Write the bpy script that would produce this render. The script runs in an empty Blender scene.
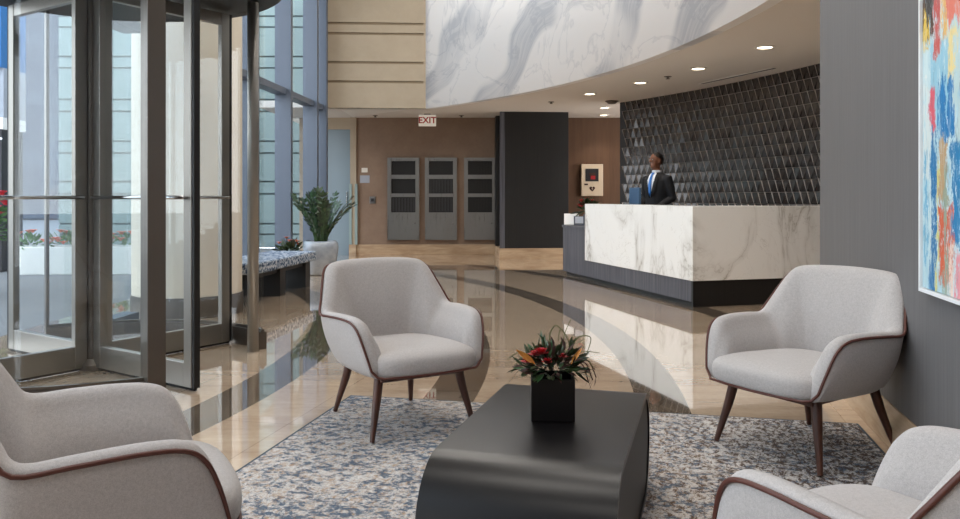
import bpy, bmesh, math, random
from mathutils import Vector, Matrix, Euler

random.seed(7)
PI = math.pi
scene = bpy.context.scene
COL = scene.collection
H_CAM = 1.15
CEN = (-9.4, 5.9)          # centre of the lobby's concentric rings
CEIL = 2.73

# ------------------------------------------------------------------ materials
def srgb(r, g, b):
    f = lambda c: (c / 255 / 12.92) if c <= 10 else ((c / 255 + 0.055) / 1.055) ** 2.4
    return (f(r), f(g), f(b), 1)

class Mat:
    """small helper around a principled node tree"""
    def __init__(s, name, color=(.5, .5, .5, 1), rough=.5, metal=0, spec=.5, coat=0, coat_rough=.05):
        s.m = bpy.data.materials.new(name); s.m.use_nodes = True
        s.t = s.m.node_tree; s.n = s.t.nodes
        s.b = s.n['Principled BSDF']
        s.b.inputs['Base Color'].default_value = color
        s.b.inputs['Roughness'].default_value = rough
        s.b.inputs['Metallic'].default_value = metal
        s.b.inputs['Specular IOR Level'].default_value = spec
        s.b.inputs['Coat Weight'].default_value = coat
        s.b.inputs['Coat Roughness'].default_value = coat_rough
        s._c = None
    def link(s, a, b): s.t.links.new(a, b)
    def coords(s, kind='Object'):
        if s._c is None: s._c = s.n.new('ShaderNodeTexCoord')
        return s._c.outputs[kind]
    def mapping(s, vec, loc=(0, 0, 0), rot=(0, 0, 0), scale=(1, 1, 1)):
        n = s.n.new('ShaderNodeMapping')
        n.inputs['Location'].default_value = loc; n.inputs['Rotation'].default_value = rot; n.inputs['Scale'].default_value = scale
        s.link(vec, n.inputs['Vector']); return n.outputs['Vector']
    def noise(s, vec, scale=5, detail=3, rough=.5, dist=0, out='Fac'):
        n = s.n.new('ShaderNodeTexNoise')
        n.inputs['Scale'].default_value = scale; n.inputs['Detail'].default_value = detail
        n.inputs['Roughness'].default_value = rough; n.inputs['Distortion'].default_value = dist
        s.link(vec, n.inputs['Vector']); return n.outputs[out]
    def math(s, op, a, b=None, c=None):
        n = s.n.new('ShaderNodeMath'); n.operation = op
        for k, v in enumerate((a, b, c)):
            if v is None: continue
            if isinstance(v, (int, float)): n.inputs[k].default_value = v
            else: s.link(v, n.inputs[k])
        return n.outputs[0]
    def vmath(s, op, a, b=None, scale=None):
        n = s.n.new('ShaderNodeVectorMath'); n.operation = op
        for k, v in enumerate((a, b)):
            if v is None: continue
            if isinstance(v, (tuple, list)): n.inputs[k].default_value = v
            else: s.link(v, n.inputs[k])
        if scale is not None: n.inputs['Scale'].default_value = scale
        return n.outputs['Value'] if op in ('LENGTH', 'DISTANCE', 'DOT_PRODUCT') else n.outputs['Vector']
    def ramp(s, fac, stops, interp='LINEAR'):
        n = s.n.new('ShaderNodeValToRGB'); r = n.color_ramp; r.interpolation = interp
        while len(r.elements) < len(stops): r.elements.new(.5)
        for e, (p, c) in zip(r.elements, stops):
            e.position = p; e.color = c if len(c) == 4 else (*c, 1)
        s.link(fac, n.inputs['Fac']); return n.outputs['Color']
    def mix(s, fac, a, b, blend='MIX'):
        n = s.n.new('ShaderNodeMix'); n.data_type = 'RGBA'; n.blend_type = blend
        for k, v in (('Factor', fac), ('A', a), ('B', b)):
            i = [x for x in n.inputs if x.name == k and x.type == ('VALUE' if k == 'Factor' else 'RGBA')][0]
            if isinstance(v, (int, float)): i.default_value = v
            elif isinstance(v, (tuple, list)): i.default_value = v
            else: s.link(v, i)
        return [x for x in n.outputs if x.type == 'RGBA'][0]
    def sep(s, vec):
        n = s.n.new('ShaderNodeSeparateXYZ'); s.link(vec, n.inputs[0]); return n.outputs
    def maprange(s, v, a, b, c=0, d=1, smooth=False):
        n = s.n.new('ShaderNodeMapRange'); n.interpolation_type = 'SMOOTHSTEP' if smooth else 'LINEAR'
        s.link(v, n.inputs[0])
        for k, x in zip((1, 2, 3, 4), (a, b, c, d)): n.inputs[k].default_value = x
        return n.outputs[0]
    def color(s, sock): s.link(sock, s.b.inputs['Base Color']); return s
    def rough(s, sock): s.link(sock, s.b.inputs['Roughness']); return s
    def bump(s, h, strength=.3, dist=.01):
        n = s.n.new('ShaderNodeBump'); n.inputs['Strength'].default_value = strength; n.inputs['Distance'].default_value = dist
        s.link(h, n.inputs['Height']); s.link(n.outputs['Normal'], s.b.inputs['Normal']); return s

M = {}
def simple(key, rgb, rough=.5, metal=0, **k):
    M[key] = Mat(key, srgb(*rgb), rough, metal, **k).m

def fabric(key, ca, cb):
    m = Mat(key, rough=.9, spec=.25)
    v = m.coords()
    f = m.noise(v, 420, 2, .6); g = m.noise(v, 110, 3, .7)
    f2 = m.math('ADD', m.math('MULTIPLY', f, .6), m.math('MULTIPLY', g, .4))
    m.color(m.ramp(f2, [(.36, srgb(*ca)), (.64, srgb(*cb))]))
    m.b.inputs['Sheen Weight'].default_value = .15
    m.bump(f, .25, .002); M[key] = m.m
fabric('chair_fabric', (168, 163, 161), (194, 189, 187))

def wood_streak(key, ca, cb, rough=.45, scale=(60, 60, 1.2), coat=0):
    m = Mat(key, rough=rough, coat=coat)
    v = m.mapping(m.coords(), scale=scale)
    f = m.noise(v, 1.0, 6, .65)
    m.color(m.ramp(f, [(.3, srgb(*ca)), (.7, srgb(*cb))])); m.bump(f, .12, .003); M[key] = m.m
wood_streak('walnut_leg', (46, 26, 20), (92, 54, 40), .4, (30, 30, 3))
wood_streak('dark_laminate', (15, 14, 14), (27, 25, 24), .55, (70, 70, 1.0))
wood_streak('grey_laminate', (46, 47, 54), (104, 104, 112), .45, (55, 55, 1.0))
wood_streak('black_toe', (14, 13, 13), (26, 24, 24), .5)
simple('leather_piping', (84, 42, 31), .45)
simple('table_black', (17, 15, 16), .33, spec=.32)
simple('table_side', (15, 15, 16), .5)

def brushed(key, rgb, rough=.3, metal=1.0, scale=(120, 120, 1.5), amt=.16):
    m = Mat(key, srgb(*rgb), rough, metal)
    f = m.noise(m.mapping(m.coords(), scale=scale), 1.0, 3, .6)
    m.rough(m.maprange(f, .3, .7, rough - amt / 2, rough + amt)); M[key] = m.m
brushed('door_steel', (150, 146, 140), .34, .75, (60, 60, 1.5), .05)
brushed('dark_bronze', (104, 97, 90), .36, .7, (60, 60, 1.5), .05)
brushed('cabinet_steel', (142, 142, 141), .32)
simple('chrome', (205, 205, 205), .12, 1.0)
simple('rubber_black', (16, 15, 16), .6)
simple('mullion_grey', (98, 107, 122), .4, .25)
simple('black_matte', (12, 12, 13), .55)
simple('slat_grey', (52, 52, 54), .5, .2)

def glass(key, tint, refl=.03):
    m = bpy.data.materials.new(key); m.use_nodes = True; t = m.node_tree; t.nodes.clear()
    o = t.nodes.new('ShaderNodeOutputMaterial'); tr = t.nodes.new('ShaderNodeBsdfTransparent'); tr.inputs[0].default_value = (*tint, 1)
    gl = t.nodes.new('ShaderNodeBsdfGlossy'); gl.inputs['Roughness'].default_value = .01; gl.inputs[0].default_value = (.95, .97, 1, 1)
    lw = t.nodes.new('ShaderNodeLayerWeight'); lw.inputs[0].default_value = .5
    pw = t.nodes.new('ShaderNodeMath'); pw.operation = 'POWER'; pw.inputs[1].default_value = 5; t.links.new(lw.outputs['Facing'], pw.inputs[0])
    fr = t.nodes.new('ShaderNodeMath'); fr.operation = 'MULTIPLY_ADD'; fr.inputs[1].default_value = .55; fr.inputs[2].default_value = refl; t.links.new(pw.outputs[0], fr.inputs[0])
    mx = t.nodes.new('ShaderNodeMixShader')
    t.links.new(fr.outputs[0], mx.inputs[0]); t.links.new(tr.outputs[0], mx.inputs[1]); t.links.new(gl.outputs[0], mx.inputs[2]); t.links.new(mx.outputs[0], o.inputs[0])
    M[key] = m
glass('clear_glass', (.965, .985, .985))
glass('door_glass', (.965, .98, .982), .035)

# floor: honed and polished limestone with concentric darker inlay rings
def floor_mat():
    m = Mat('polished_stone', rough=.06, spec=.8, coat=1.0, coat_rough=.02)
    m.b.inputs['Coat IOR'].default_value = 1.75
    p = m.coords('Object')
    r = m.vmath('LENGTH', m.vmath('MULTIPLY', m.vmath('SUBTRACT', p, (CEN[0], CEN[1], 0)), (1, 1, 0)))
    mask = None
    for a, b in ((7.98, 8.285), (9.18, 9.475), (10.38, 10.66), (11.75, 12.0)):
        k = m.math('COMPARE', r, (a + b) / 2, (b - a) / 2)
        mask = k if mask is None else m.math('ADD', mask, k)
    wob = m.noise(m.mapping(p, rot=(0, 0, .22), scale=(.6, 3.0, 1)), 1.6, 6, .6, .6)
    fine = m.noise(p, 22, 4, .6)
    f = m.math('ADD', m.math('MULTIPLY', wob, .75), m.math('MULTIPLY', fine, .25))
    base = m.ramp(f, [(.32, srgb(192, 164, 138)), (.66, srgb(228, 205, 178))])
    dark = m.ramp(f, [(.32, srgb(92, 80, 68)), (.66, srgb(124, 110, 95))])
    br = m.n.new('ShaderNodeTexBrick'); br.offset = .0; br.squash = 1
    m.link(m.mapping(p, rot=(0, 0, .225)), br.inputs['Vector'])
    br.inputs['Scale'].default_value = 1; br.inputs['Brick Width'].default_value = .92; br.inputs['Row Height'].default_value = .92
    br.inputs['Mortar Size'].default_value = .0035; br.inputs['Color1'].default_value = (1, 1, 1, 1); br.inputs['Color2'].default_value = (.9, .9, .9, 1)
    br.inputs['Mortar'].default_value = (.78, .76, .74, 1)
    c = m.mix(mask, base, dark); m.color(m.mix(1.0, c, br.outputs['Color'], 'MULTIPLY'))
    M['floor'] = m.m
floor_mat()

def stone_trim():
    m = Mat('beige_stone', rough=.25, spec=.5)
    f = m.noise(m.mapping(m.coords(), scale=(1, 1, 6)), 2.5, 6, .6, .5)
    m.color(m.ramp(f, [(.3, srgb(168, 140, 112)), (.7, srgb(202, 178, 148))])); M['beige_stone'] = m.m
stone_trim()

def marble_swirl():
    m = Mat('swirled_marble', rough=.35)
    uv = m.coords('UV')
    w = m.vmath('SCALE', m.vmath('SUBTRACT', m.noise(uv, .42, 2, .5, 0, 'Color'), (.5, .5, .5)), scale=2.9)
    q = m.vmath('ADD', m.mapping(uv, rot=(0, 0, -.75)), w)
    wv = m.n.new('ShaderNodeTexWave'); wv.wave_type = 'BANDS'; wv.bands_direction = 'Y'
    m.link(q, wv.inputs['Vector']); wv.inputs['Scale'].default_value = .19; wv.inputs['Distortion'].default_value = 3.0
    wv.inputs['Detail'].default_value = 2; wv.inputs['Detail Scale'].default_value = .6; wv.inputs['Phase Offset'].default_value = 1.4
    streak = m.noise(m.mapping(q, scale=(.5, 9, 1)), 1.5, 6, .65, .8)
    body = m.math('MULTIPLY', m.maprange(wv.outputs['Fac'], .5, .8, 0, 1, True), m.maprange(m.noise(m.mapping(uv, loc=(3, 1, 0)), .55, 2, .5), .36, .52, .25, 1, True))
    body = m.math('MULTIPLY', body, m.maprange(streak, .25, .6, .35, 1.0))
    hair = m.maprange(m.math('ABSOLUTE', m.math('SUBTRACT', m.noise(uv, 1.1, 5, .55, 1.2), .5)), 0, .025, .35, 0)
    body = m.math('MINIMUM', m.math('ADD', body, hair), 1)
    m.color(m.mix(body, srgb(251, 251, 252), srgb(198, 203, 211))); M['swirled_marble'] = m.m
marble_swirl()

def marble_vein(key, base, vein, scale=.85):
    m = Mat(key, rough=.18, spec=.5)
    p = m.coords()
    a = m.math('ABSOLUTE', m.math('SUBTRACT', m.noise(m.mapping(p, rot=(.5, .9, .7), scale=(1, 1, .7)), scale, 6, .55, 1.0), .5))
    v1 = m.maprange(a, 0, .012, 1, 0); halo = m.maprange(a, 0, .05, .45, 0)
    b = m.math('ABSOLUTE', m.math('SUBTRACT', m.noise(m.mapping(p, loc=(5, 2, 1), rot=(.2, .5, .1)), scale * 1.9, 5, .6, 1.4), .5))
    v2 = m.maprange(b, 0, .006, .4, 0)
    k = m.noise(p, 1.3, 2, .5)
    f = m.math('MULTIPLY', m.math('MINIMUM', m.math('ADD', m.math('MAXIMUM', v1, halo), v2), 1), m.maprange(k, .38, .6, .1, .85))
    m.color(m.mix(f, srgb(*base), srgb(*vein))); M[key] = m.m
marble_vein('desk_marble', (238, 238, 236), (158, 152, 142))

def streak_wall(key, ca, cb, rough=.6, scale=(110, 110, 1.6), bump=.1):
    m = Mat(key, rough=rough, spec=.35)
    f = m.noise(m.mapping(m.coords(), scale=scale), 1.0, 7, .7)
    m.color(m.ramp(f, [(.3, srgb(*ca)), (.7, srgb(*cb))])); m.bump(f, bump, .004); M[key] = m.m
streak_wall('grey_wallcover', (98, 97, 98), (114, 112, 113))
streak_wall('taupe_wall', (134, 112, 96), (150, 128, 110), .7, (3, 3, 3), .02)
streak_wall('brown_wall', (92, 68, 52), (112, 84, 64), .5, (14, 14, 1), .03)
streak_wall('beige_plaster', (168, 154, 134), (178, 164, 144), .8, (2, 2, 2), .02)
streak_wall('cream_column', (214, 202, 184), (224, 213, 196), .6, (1, 1, 1), .01)
simple('groove_dark', (140, 124, 102), .9)
simple('ceiling_paint', (228, 224, 219), .85)
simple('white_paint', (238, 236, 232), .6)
simple('door_reflection_blue', (122, 140, 150), .35)  # even blue-grey painted for the light reflecting in the glass door
simple('facade_panel', (142, 160, 158), .8)
simple('facade_groove', (104, 118, 116), .9)
simple('frame_white', (236, 238, 240), .5)
simple('sign_white', (235, 230, 220), .5)
simple('exit_red', (176, 34, 24), .8)
simple('card_white', (246, 246, 246), .5)
simple('tablet_navy', (30, 42, 62), .3)
simple('screen_blue', (64, 92, 122), .3)
simple('aed_cream', (226, 208, 184), .5)
simple('soil', (92, 74, 58), .95)
simple('tile_ridge', (196, 188, 182), .35, .1)
simple('tile_grout', (24, 21, 20), .6)

def tile_mat():
    m = Mat('glazed_tile', rough=.19, spec=.55, metal=.3, coat=.4)
    f = m.noise(m.coords(), 9, 2, .5)
    m.color(m.ramp(f, [(.3, srgb(38, 33, 32)), (.7, srgb(60, 53, 50))])); M['glazed_tile'] = m.m
tile_mat()

def rug_mat():
    m = Mat('rug_pile', rough=.95, spec=.1)
    p = m.coords()
    warp = m.vmath('SCALE', m.vmath('SUBTRACT', m.noise(p, 6, 3, .6, 0, 'Color'), (.5, .5, .5)), scale=.08)
    q = m.vmath('ADD', p, warp)
    n1 = m.noise(m.mapping(q, rot=(0, 0, .5), scale=(1, 1.4, 1)), 20, 8, .82)
    n2 = m.noise(m.mapping(q, loc=(3, 7, 0), rot=(0, 0, -.6), scale=(1.8, 1, 1)), 27, 7, .82)
    big = m.noise(m.mapping(p, loc=(1, 0, 0)), 1.5, 3, .6)
    grain = m.noise(p, 170, 2, .7)
    light = m.mix(m.maprange(n2, .45, .62), srgb(212, 208, 204), srgb(172, 144, 116))
    light = m.mix(m.maprange(grain, .48, .68, 0, .6), light, srgb(116, 116, 122))
    lvl = m.math('ADD', n1, m.math('MULTIPLY', m.math('SUBTRACT', big, .5), .22))
    navy = m.mix(m.maprange(grain, .4, .65), srgb(46, 66, 90), srgb(84, 106, 126))
    c = m.mix(m.maprange(lvl, .49, .56, 0, .9), light, navy)
    x = m.sep(p)[0]
    lvl2 = m.math('ADD', n2, m.maprange(x, .6, 2.3, -.09, .035))
    c = m.mix(m.maprange(lvl2, .525, .56, 0, .9), c, m.mix(m.maprange(x, .6, 2.0), srgb(156, 124, 92), srgb(84, 70, 62)))
    m.color(c); m.bump(grain, .6, .006); M['rug'] = m.m
rug_mat()
simple('rug_binding', (60, 72, 84), .9)

def leaf_mat(key, a, b, rough=.35):
    m = Mat(key, rough=rough)
    f = m.noise(m.coords(), 14, 2, .5)
    m.color(m.ramp(f, [(.35, srgb(*a)), (.65, srgb(*b))])); M[key] = m.m
leaf_mat('glossy_leaf', (18, 36, 22), (52, 84, 48), .28)
leaf_mat('dark_leaf', (26, 38, 24), (62, 78, 44))
leaf_mat('garden_leaf', (52, 92, 40), (98, 140, 70), .6)
simple('stem_green', (58, 84, 48), .5)
simple('grass_olive', (74, 84, 40), .5)
simple('petal_red', (176, 34, 42), .5)
simple('petal_orange', (206, 138, 62), .5)
simple('petal_coral', (222, 116, 84), .6)
simple('petal_scarlet', (214, 28, 44), .6)
simple('seed_brown', (70, 42, 36), .7)
def pot_mat():
    m = Mat('glazed_pot', rough=.22, spec=.6)
    f = m.noise(m.coords(), 4, 4, .6)
    m.color(m.ramp(f, [(.3, srgb(138, 146, 156)), (.7, srgb(184, 190, 198))])); M['glazed_pot'] = m.m
pot_mat()
simple('dark_pot', (66, 68, 72), .5)

def bench_mat():
    m = Mat('bench_weave', rough=.9, spec=.2)
    f = m.noise(m.coords(), 30, 4, .7)
    m.color(m.ramp(f, [(.44, srgb(44, 66, 96)), (.50, srgb(120, 138, 160)), (.55, srgb(190, 197, 206))])); M['bench_weave'] = m.m
bench_mat()
simple('skin', (126, 80, 58), .5)
simple('hair_black', (22, 16, 14), .7)
simple('suit_navy', (13, 14, 20), .8)
simple('shirt_white', (230, 234, 242), .7)
simple('tie_blue', (44, 116, 196), .45)
simple('trouser_dark', (28, 29, 36), .8)
simple('shoe_black', (18, 16, 15), .3)
simple('eye_white', (225, 222, 216), .3)
simple('paving', (120, 121, 122), .85)
simple('asphalt', (120, 124, 130), .9)
simple('sign_blue', (18, 104, 168), .5)
simple('panel_grey', (166, 172, 184), .6)
simple('shop_dark', (38, 36, 40), .4)
simple('planter_white', (226, 226, 222), .6)
simple('roof_white', (230, 228, 224), .8)

def building_mat(key, wall, pane, sx, sz):
    m = Mat(key, rough=.6)
    br = m.n.new('ShaderNodeTexBrick'); br.offset = 0
    p = m.sep(m.coords()); cb = m.n.new('ShaderNodeCombineXYZ')
    m.link(m.math('ADD', p[0], p[1]), cb.inputs[0]); m.link(p[2], cb.inputs[1]); m.link(cb.outputs[0], br.inputs['Vector'])
    br.inputs['Scale'].default_value = 1; br.inputs['Brick Width'].default_value = sx; br.inputs['Row Height'].default_value = sz
    br.inputs['Mortar Size'].default_value = .35; br.inputs['Color1'].default_value = srgb(*pane); br.inputs['Color2'].default_value = srgb(*pane); br.inputs['Mortar'].default_value = srgb(*wall)
    m.color(br.outputs['Color']); M[key] = m.m
building_mat('tower_grey', (62, 73, 90), (44, 56, 76), 2.2, 3.2)
building_mat('tower_tan', (176, 158, 128), (120, 114, 104), 2.0, 3.2)

def emis(key, rgb, strength):
    m = bpy.data.materials.new(key); m.use_nodes = True; b = m.node_tree.nodes['Principled BSDF']
    b.inputs['Base Color'].default_value = srgb(*rgb); b.inputs['Emission Color'].default_value = srgb(*rgb); b.inputs['Emission Strength'].default_value = strength
    M[key] = m
emis('lamp_warm', (255, 236, 205), 9)
emis('exit_glow', (240, 232, 220), .25)

def painting_mat():
    m = Mat('abstract_paint', rough=.5)
    p = m.coords()
    w = m.vmath('SCALE', m.vmath('SUBTRACT', m.noise(m.mapping(p, scale=(15, 15, 5.0)), 1, 7, .8, .4, 'Color'), (.5, .5, .5)), scale=.24)
    fine = m.vmath('SCALE', m.vmath('SUBTRACT', m.noise(m.mapping(p, scale=(70, 70, 9)), 1, 4, .7, 0, 'Color'), (.5, .5, .5)), scale=.08)
    q = m.sep(m.vmath('ADD', m.vmath('ADD', p, w), fine))
    dapple = m.noise(m.mapping(p, scale=(14, 14, 5)), 1, 5, .65)
    c = m.mix(m.maprange(dapple, .4, .62), srgb(206, 228, 232), srgb(170, 208, 222))
    S = [(.0, .10, .45, .80, (214, 226, 226)), (.10, .32, .62, .95, (150, 200, 220)),
         (.0, .14, .98, 1.6, (84, 58, 40)), (.03, .09, .95, 1.1, (226, 190, 70)), (.06, .13, 1.05, 1.3, (40, 30, 30)),
         (.14, .21, .90, 1.4, (196, 84, 78)), (.22, .29, .95, 1.5, (232, 186, 110)), (.28, .7, 1.0, 1.6, (222, 120, 100)),
         (.10, .16, .62, .78, (220, 92, 110)), (.20, .36, .58, .80, (14, 122, 184)), (.3, .40, .80, .98, (236, 216, 150)),
         (.36, .6, .55, .95, (190, 214, 216)), (.20, .30, .36, .58, (188, 156, 116)), (.04, .075, .1, .55, (110, 176, 208)),
         (.115, .165, -.05, .62, (16, 116, 172)), (.17, .20, .0, .5, (214, 208, 120)), (.20, .34, .06, .34, (214, 98, 62)),
         (.255, .29, .0, .5, (150, 168, 150)), (.33, .42, .2, .56, (24, 126, 180)), (.36, .5, -.02, .18, (232, 150, 160)),
         (.46, .9, .1, .6, (236, 200, 120)), (.6, 1.1, .5, 1.2, (40, 120, 180)), (.8, 1.3, .0, .5, (200, 90, 70)), (.30, .33, .0, .2, (240, 214, 200))]
    for u0, u1, v0, v1, col in S:
        du = m.math('SUBTRACT', (u1 - u0) / 2, m.math('ABSOLUTE', m.math('SUBTRACT', q[0], (u0 + u1) / 2)))
        dv = m.math('SUBTRACT', (v1 - v0) / 2, m.math('ABSOLUTE', m.math('SUBTRACT', q[2], (v0 + v1) / 2)))
        k = m.maprange(m.math('MINIMUM', du, dv), -.006, .006)
        cut = m.noise(m.mapping(p, loc=(u0 * 37, v0 * 11, v1 * 5), scale=(22, 22, 7)), 1, 6, .75)
        k = m.math('MULTIPLY', k, m.maprange(cut, .40, .45))
        c = m.mix(k, c, srgb(*col))
    var = m.noise(m.mapping(p, scale=(26, 26, 6)), 1, 6, .75)
    c = m.mix(m.maprange(var, .55, .72, 0, .65), c, srgb(206, 222, 222)); c = m.mix(m.maprange(var, .44, .3, 0, .5), c, srgb(70, 96, 110))
    spl = m.noise(m.mapping(p, scale=(40, 40, 22)), 1, 4, .7)
    c = m.mix(m.maprange(spl, .64, .67, 0, .8), c, srgb(238, 240, 236))
    m.color(c); m.bump(spl, .3, .004); M['abstract_paint'] = m.m
painting_mat()

# ------------------------------------------------------------------ geometry
class MB:
    def __init__(s): s.bm = bmesh.new(); s.mi = 0; s.mats = []
    def use(s, key):
        if key not in s.mats: s.mats.append(key)
        s.mi = s.mats.index(key); return s
    def face(s, vs):
        try:
            f = s.bm.faces.new(vs); f.material_index = s.mi; return f
        except ValueError: return None
    def box(s, a, b, mat=None):
        x0, y0, z0 = [min(p, q) for p, q in zip(a, b)]; x1, y1, z1 = [max(p, q) for p, q in zip(a, b)]
        T = mat or Matrix()
        v = [s.bm.verts.new(T @ Vector(c)) for c in ((x0, y0, z0), (x1, y0, z0), (x1, y1, z0), (x0, y1, z0), (x0, y0, z1), (x1, y0, z1), (x1, y1, z1), (x0, y1, z1))]
        for f in ((0, 3, 2, 1), (4, 5, 6, 7), (0, 1, 5, 4), (1, 2, 6, 5), (2, 3, 7, 6), (3, 0, 4, 7)): s.face([v[i] for i in f])
        return s
    def rings(s, rings, cap=True, closed=False):
        R = [[s.bm.verts.new(Vector(p)) for p in r] for r in rings]; n = len(R[0])
        for a in range(len(R) if closed else len(R) - 1):
            A, B = R[a], R[(a + 1) % len(R)]
            for i in range(n): s.face([A[i], A[(i + 1) % n], B[(i + 1) % n], B[i]])
        if cap and not closed:
            s.face(list(reversed(R[0]))); s.face(R[-1])
        return s
    def tube(s, path, r, seg=8, closed=False, flat=None):
        P = [Vector(p) for p in path]; N = len(P); rings = []
        rad = r if isinstance(r, (list, tuple)) else [r] * N
        prev = None
        for i in range(N):
            if closed: t = P[(i + 1) % N] - P[i - 1]
            else: t = P[min(i + 1, N - 1)] - P[max(i - 1, 0)]
            t.normalize()
            if prev is None:
                up = Vector((0, 0, 1)) if abs(t.z) < .9 else Vector((1, 0, 0)); a = t.cross(up).normalized()
            else:
                a = (prev - t * prev.dot(t)).normalized()
            prev = a; b = t.cross(a)
            rings.append([P[i] + (a * math.cos(k * 2 * PI / seg) + b * math.sin(k * 2 * PI / seg)) * rad[i] for k in range(seg)])
        return s.rings(rings, True, closed)
    def lathe(s, prof, seg=32, c=(0, 0, 0), cap=True):
        return s.rings([[(c[0] + r * math.cos(k * 2 * PI / seg), c[1] + r * math.sin(k * 2 * PI / seg), c[2] + z) for k in range(seg)] for r, z in prof], cap)
    def prism(s, poly, z0, z1, axis='z'):
        f = {'z': lambda x, y, z: (x, y, z), 'y': lambda x, y, z: (x, z, y), 'x': lambda x, y, z: (z, x, y)}[axis]
        A = [s.bm.verts.new(f(x, y, z0)) for x, y in poly]; B = [s.bm.verts.new(f(x, y, z1)) for x, y in poly]; n = len(poly)
        s.face(list(reversed(A))); s.face(B)
        for i in range(n): s.face([A[i], A[(i + 1) % n], B[(i + 1) % n], B[i]])
        return s
    def ellipsoid(s, c, r, rot=None, seg=14, rg=9):
        T = Matrix.Translation(Vector(c)) @ (rot.to_matrix().to_4x4() if rot else Matrix())
        rings = [[T @ Vector((r[0] * math.sin(a) * math.cos(b), r[1] * math.sin(a) * math.sin(b), -r[2] * math.cos(a)))
                  for b in (k * 2 * PI / seg for k in range(seg))] for a in (.12 + (PI - .24) * i / (rg - 1) for i in range(rg))]
        return s.rings(rings)
    def leaf(s, base, direction, normal, L, W, fold=.15, curl=0):
        d = Vector(direction).normalized(); n = Vector(normal); n = (n - d * n.dot(d)).normalized(); a = d.cross(n); b = Vector(base)
        rows = []
        for t, w in ((0, .12), (.25, .8), (.5, 1), (.75, .72), (1, .05)):
            c = b + d * (L * t) + n * (curl * L * t * t); hw = W * w / 2
            rows.append([s.bm.verts.new(c - a * hw + n * fold * hw), s.bm.verts.new(c), s.bm.verts.new(c + a * hw + n * fold * hw)])
        for A, B in zip(rows, rows[1:]):
            s.face([A[0], A[1], B[1], B[0]]); s.face([A[1], A[2], B[2], B[1]])
        return s
    def build(s, name, mat=None, parent=None, smooth=False, bevel=0, seg=2, subsurf=0, angle=None, solid=0):
        bmesh.ops.remove_doubles(s.bm, verts=s.bm.verts, dist=1e-6)
        bmesh.ops.recalc_face_normals(s.bm, faces=s.bm.faces)
        me = bpy.data.meshes.new(name); s.bm.to_mesh(me); s.bm.free()
        for k in (s.mats or [mat]): me.materials.append(M[k])
        if smooth:
            me.polygons.foreach_set('use_smooth', [True] * len(me.polygons))
        o = bpy.data.objects.new(name, me); COL.objects.link(o)
        if parent: o.parent = parent
        if solid:
            d = o.modifiers.new('s', 'SOLIDIFY'); d.thickness = solid; d.offset = 0
        if bevel:
            d = o.modifiers.new('b', 'BEVEL'); d.width = bevel; d.segments = seg; d.limit_method = 'ANGLE'; d.angle_limit = .6
        if subsurf:
            d = o.modifiers.new('ss', 'SUBSURF'); d.levels = subsurf; d.render_levels = subsurf
        if angle is not None:
            me.polygons.foreach_set('use_smooth', [True] * len(me.polygons))
            bm = bmesh.new(); bm.from_mesh(me)
            for e in bm.edges:
                if len(e.link_faces) == 2 and e.calc_face_angle(0) > angle: e.smooth = False
            bm.to_mesh(me); bm.free()
        return o

def tag(o, label=None, cat=None, group=None, kind=None):
    if label: o['label'] = label
    if cat: o['category'] = cat
    if group: o['group'] = group
    if kind: o['kind'] = kind
    return o
def thing(name, label, cat, loc=(0, 0, 0), rz=0, group=None):
    o = bpy.data.objects.new(name, None); COL.objects.link(o)
    o.empty_display_size = .1; o.location = loc; o.rotation_euler = (0, 0, rz)
    return tag(o, label, cat, group)
def struct(o, label=None): return tag(o, label, None, None, 'structure')
def dup(root, loc, rz, label=None):
    kids = [c for c in COL.objects if c.parent == root]
    r = root.copy(); COL.objects.link(r); r.location = loc; r.rotation_euler = (0, 0, rz)
    if label: r['label'] = label
    for ch in kids:
        c = ch.copy(); COL.objects.link(c); c.parent = r
        for g in [g for g in COL.objects if g.parent == ch]:
            d = g.copy(); COL.objects.link(d); d.parent = c
    return r
def ring_pt(R, deg): return (CEN[0] + R * math.cos(math.radians(deg)), CEN[1] + R * math.sin(math.radians(deg)))
def text_mesh(name, body, size, mat, parent, loc, rot, extrude=.002):
    c = bpy.data.curves.new(name, 'FONT'); c.body = body; c.size = size; c.extrude = extrude; c.align_x = 'CENTER'; c.align_y = 'CENTER'; c.offset = size * .02
    t = bpy.data.objects.new('tmp', c); COL.objects.link(t)
    dg = bpy.context.evaluated_depsgraph_get(); me = bpy.data.meshes.new_from_object(t.evaluated_get(dg))
    bpy.data.objects.remove(t); me.materials.clear(); me.materials.append(M[mat])
    o = bpy.data.objects.new(name, me); COL.objects.link(o); o.parent = parent; o.location = loc; o.rotation_euler = rot
    return o

def catmull(pts, n):
    P = [Vector(p) for p in pts]; out = []
    for i in range(len(P) - 1):
        a, b, c, d = P[max(i - 1, 0)], P[i], P[i + 1], P[min(i + 2, len(P) - 1)]
        for k in range(n):
            t = k / n
            out.append(.5 * ((2 * b) + (c - a) * t + (2 * a - 5 * b + 4 * c - d) * t * t + (3 * b - a - 3 * c + d) * t ** 3))
    out.append(P[-1].copy()); return out

# ------------------------------------------------------------------ the room
WX0, WS = 1.07, .225                              # right wall: x = WX0 + WS*y
def rw(y, off=0): return WX0 + WS * y + off
WANG = math.atan2(1, WS)                          # wall direction
W_END = 5.21
GX = lambda y: -3.7 + .062 * y                    # curtain wall line

b = MB(); b.use('floor').box((-3.95, -4, -.12), (7.4, 17.2, 0))
fl = b.build('floor'); struct(fl)

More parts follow.
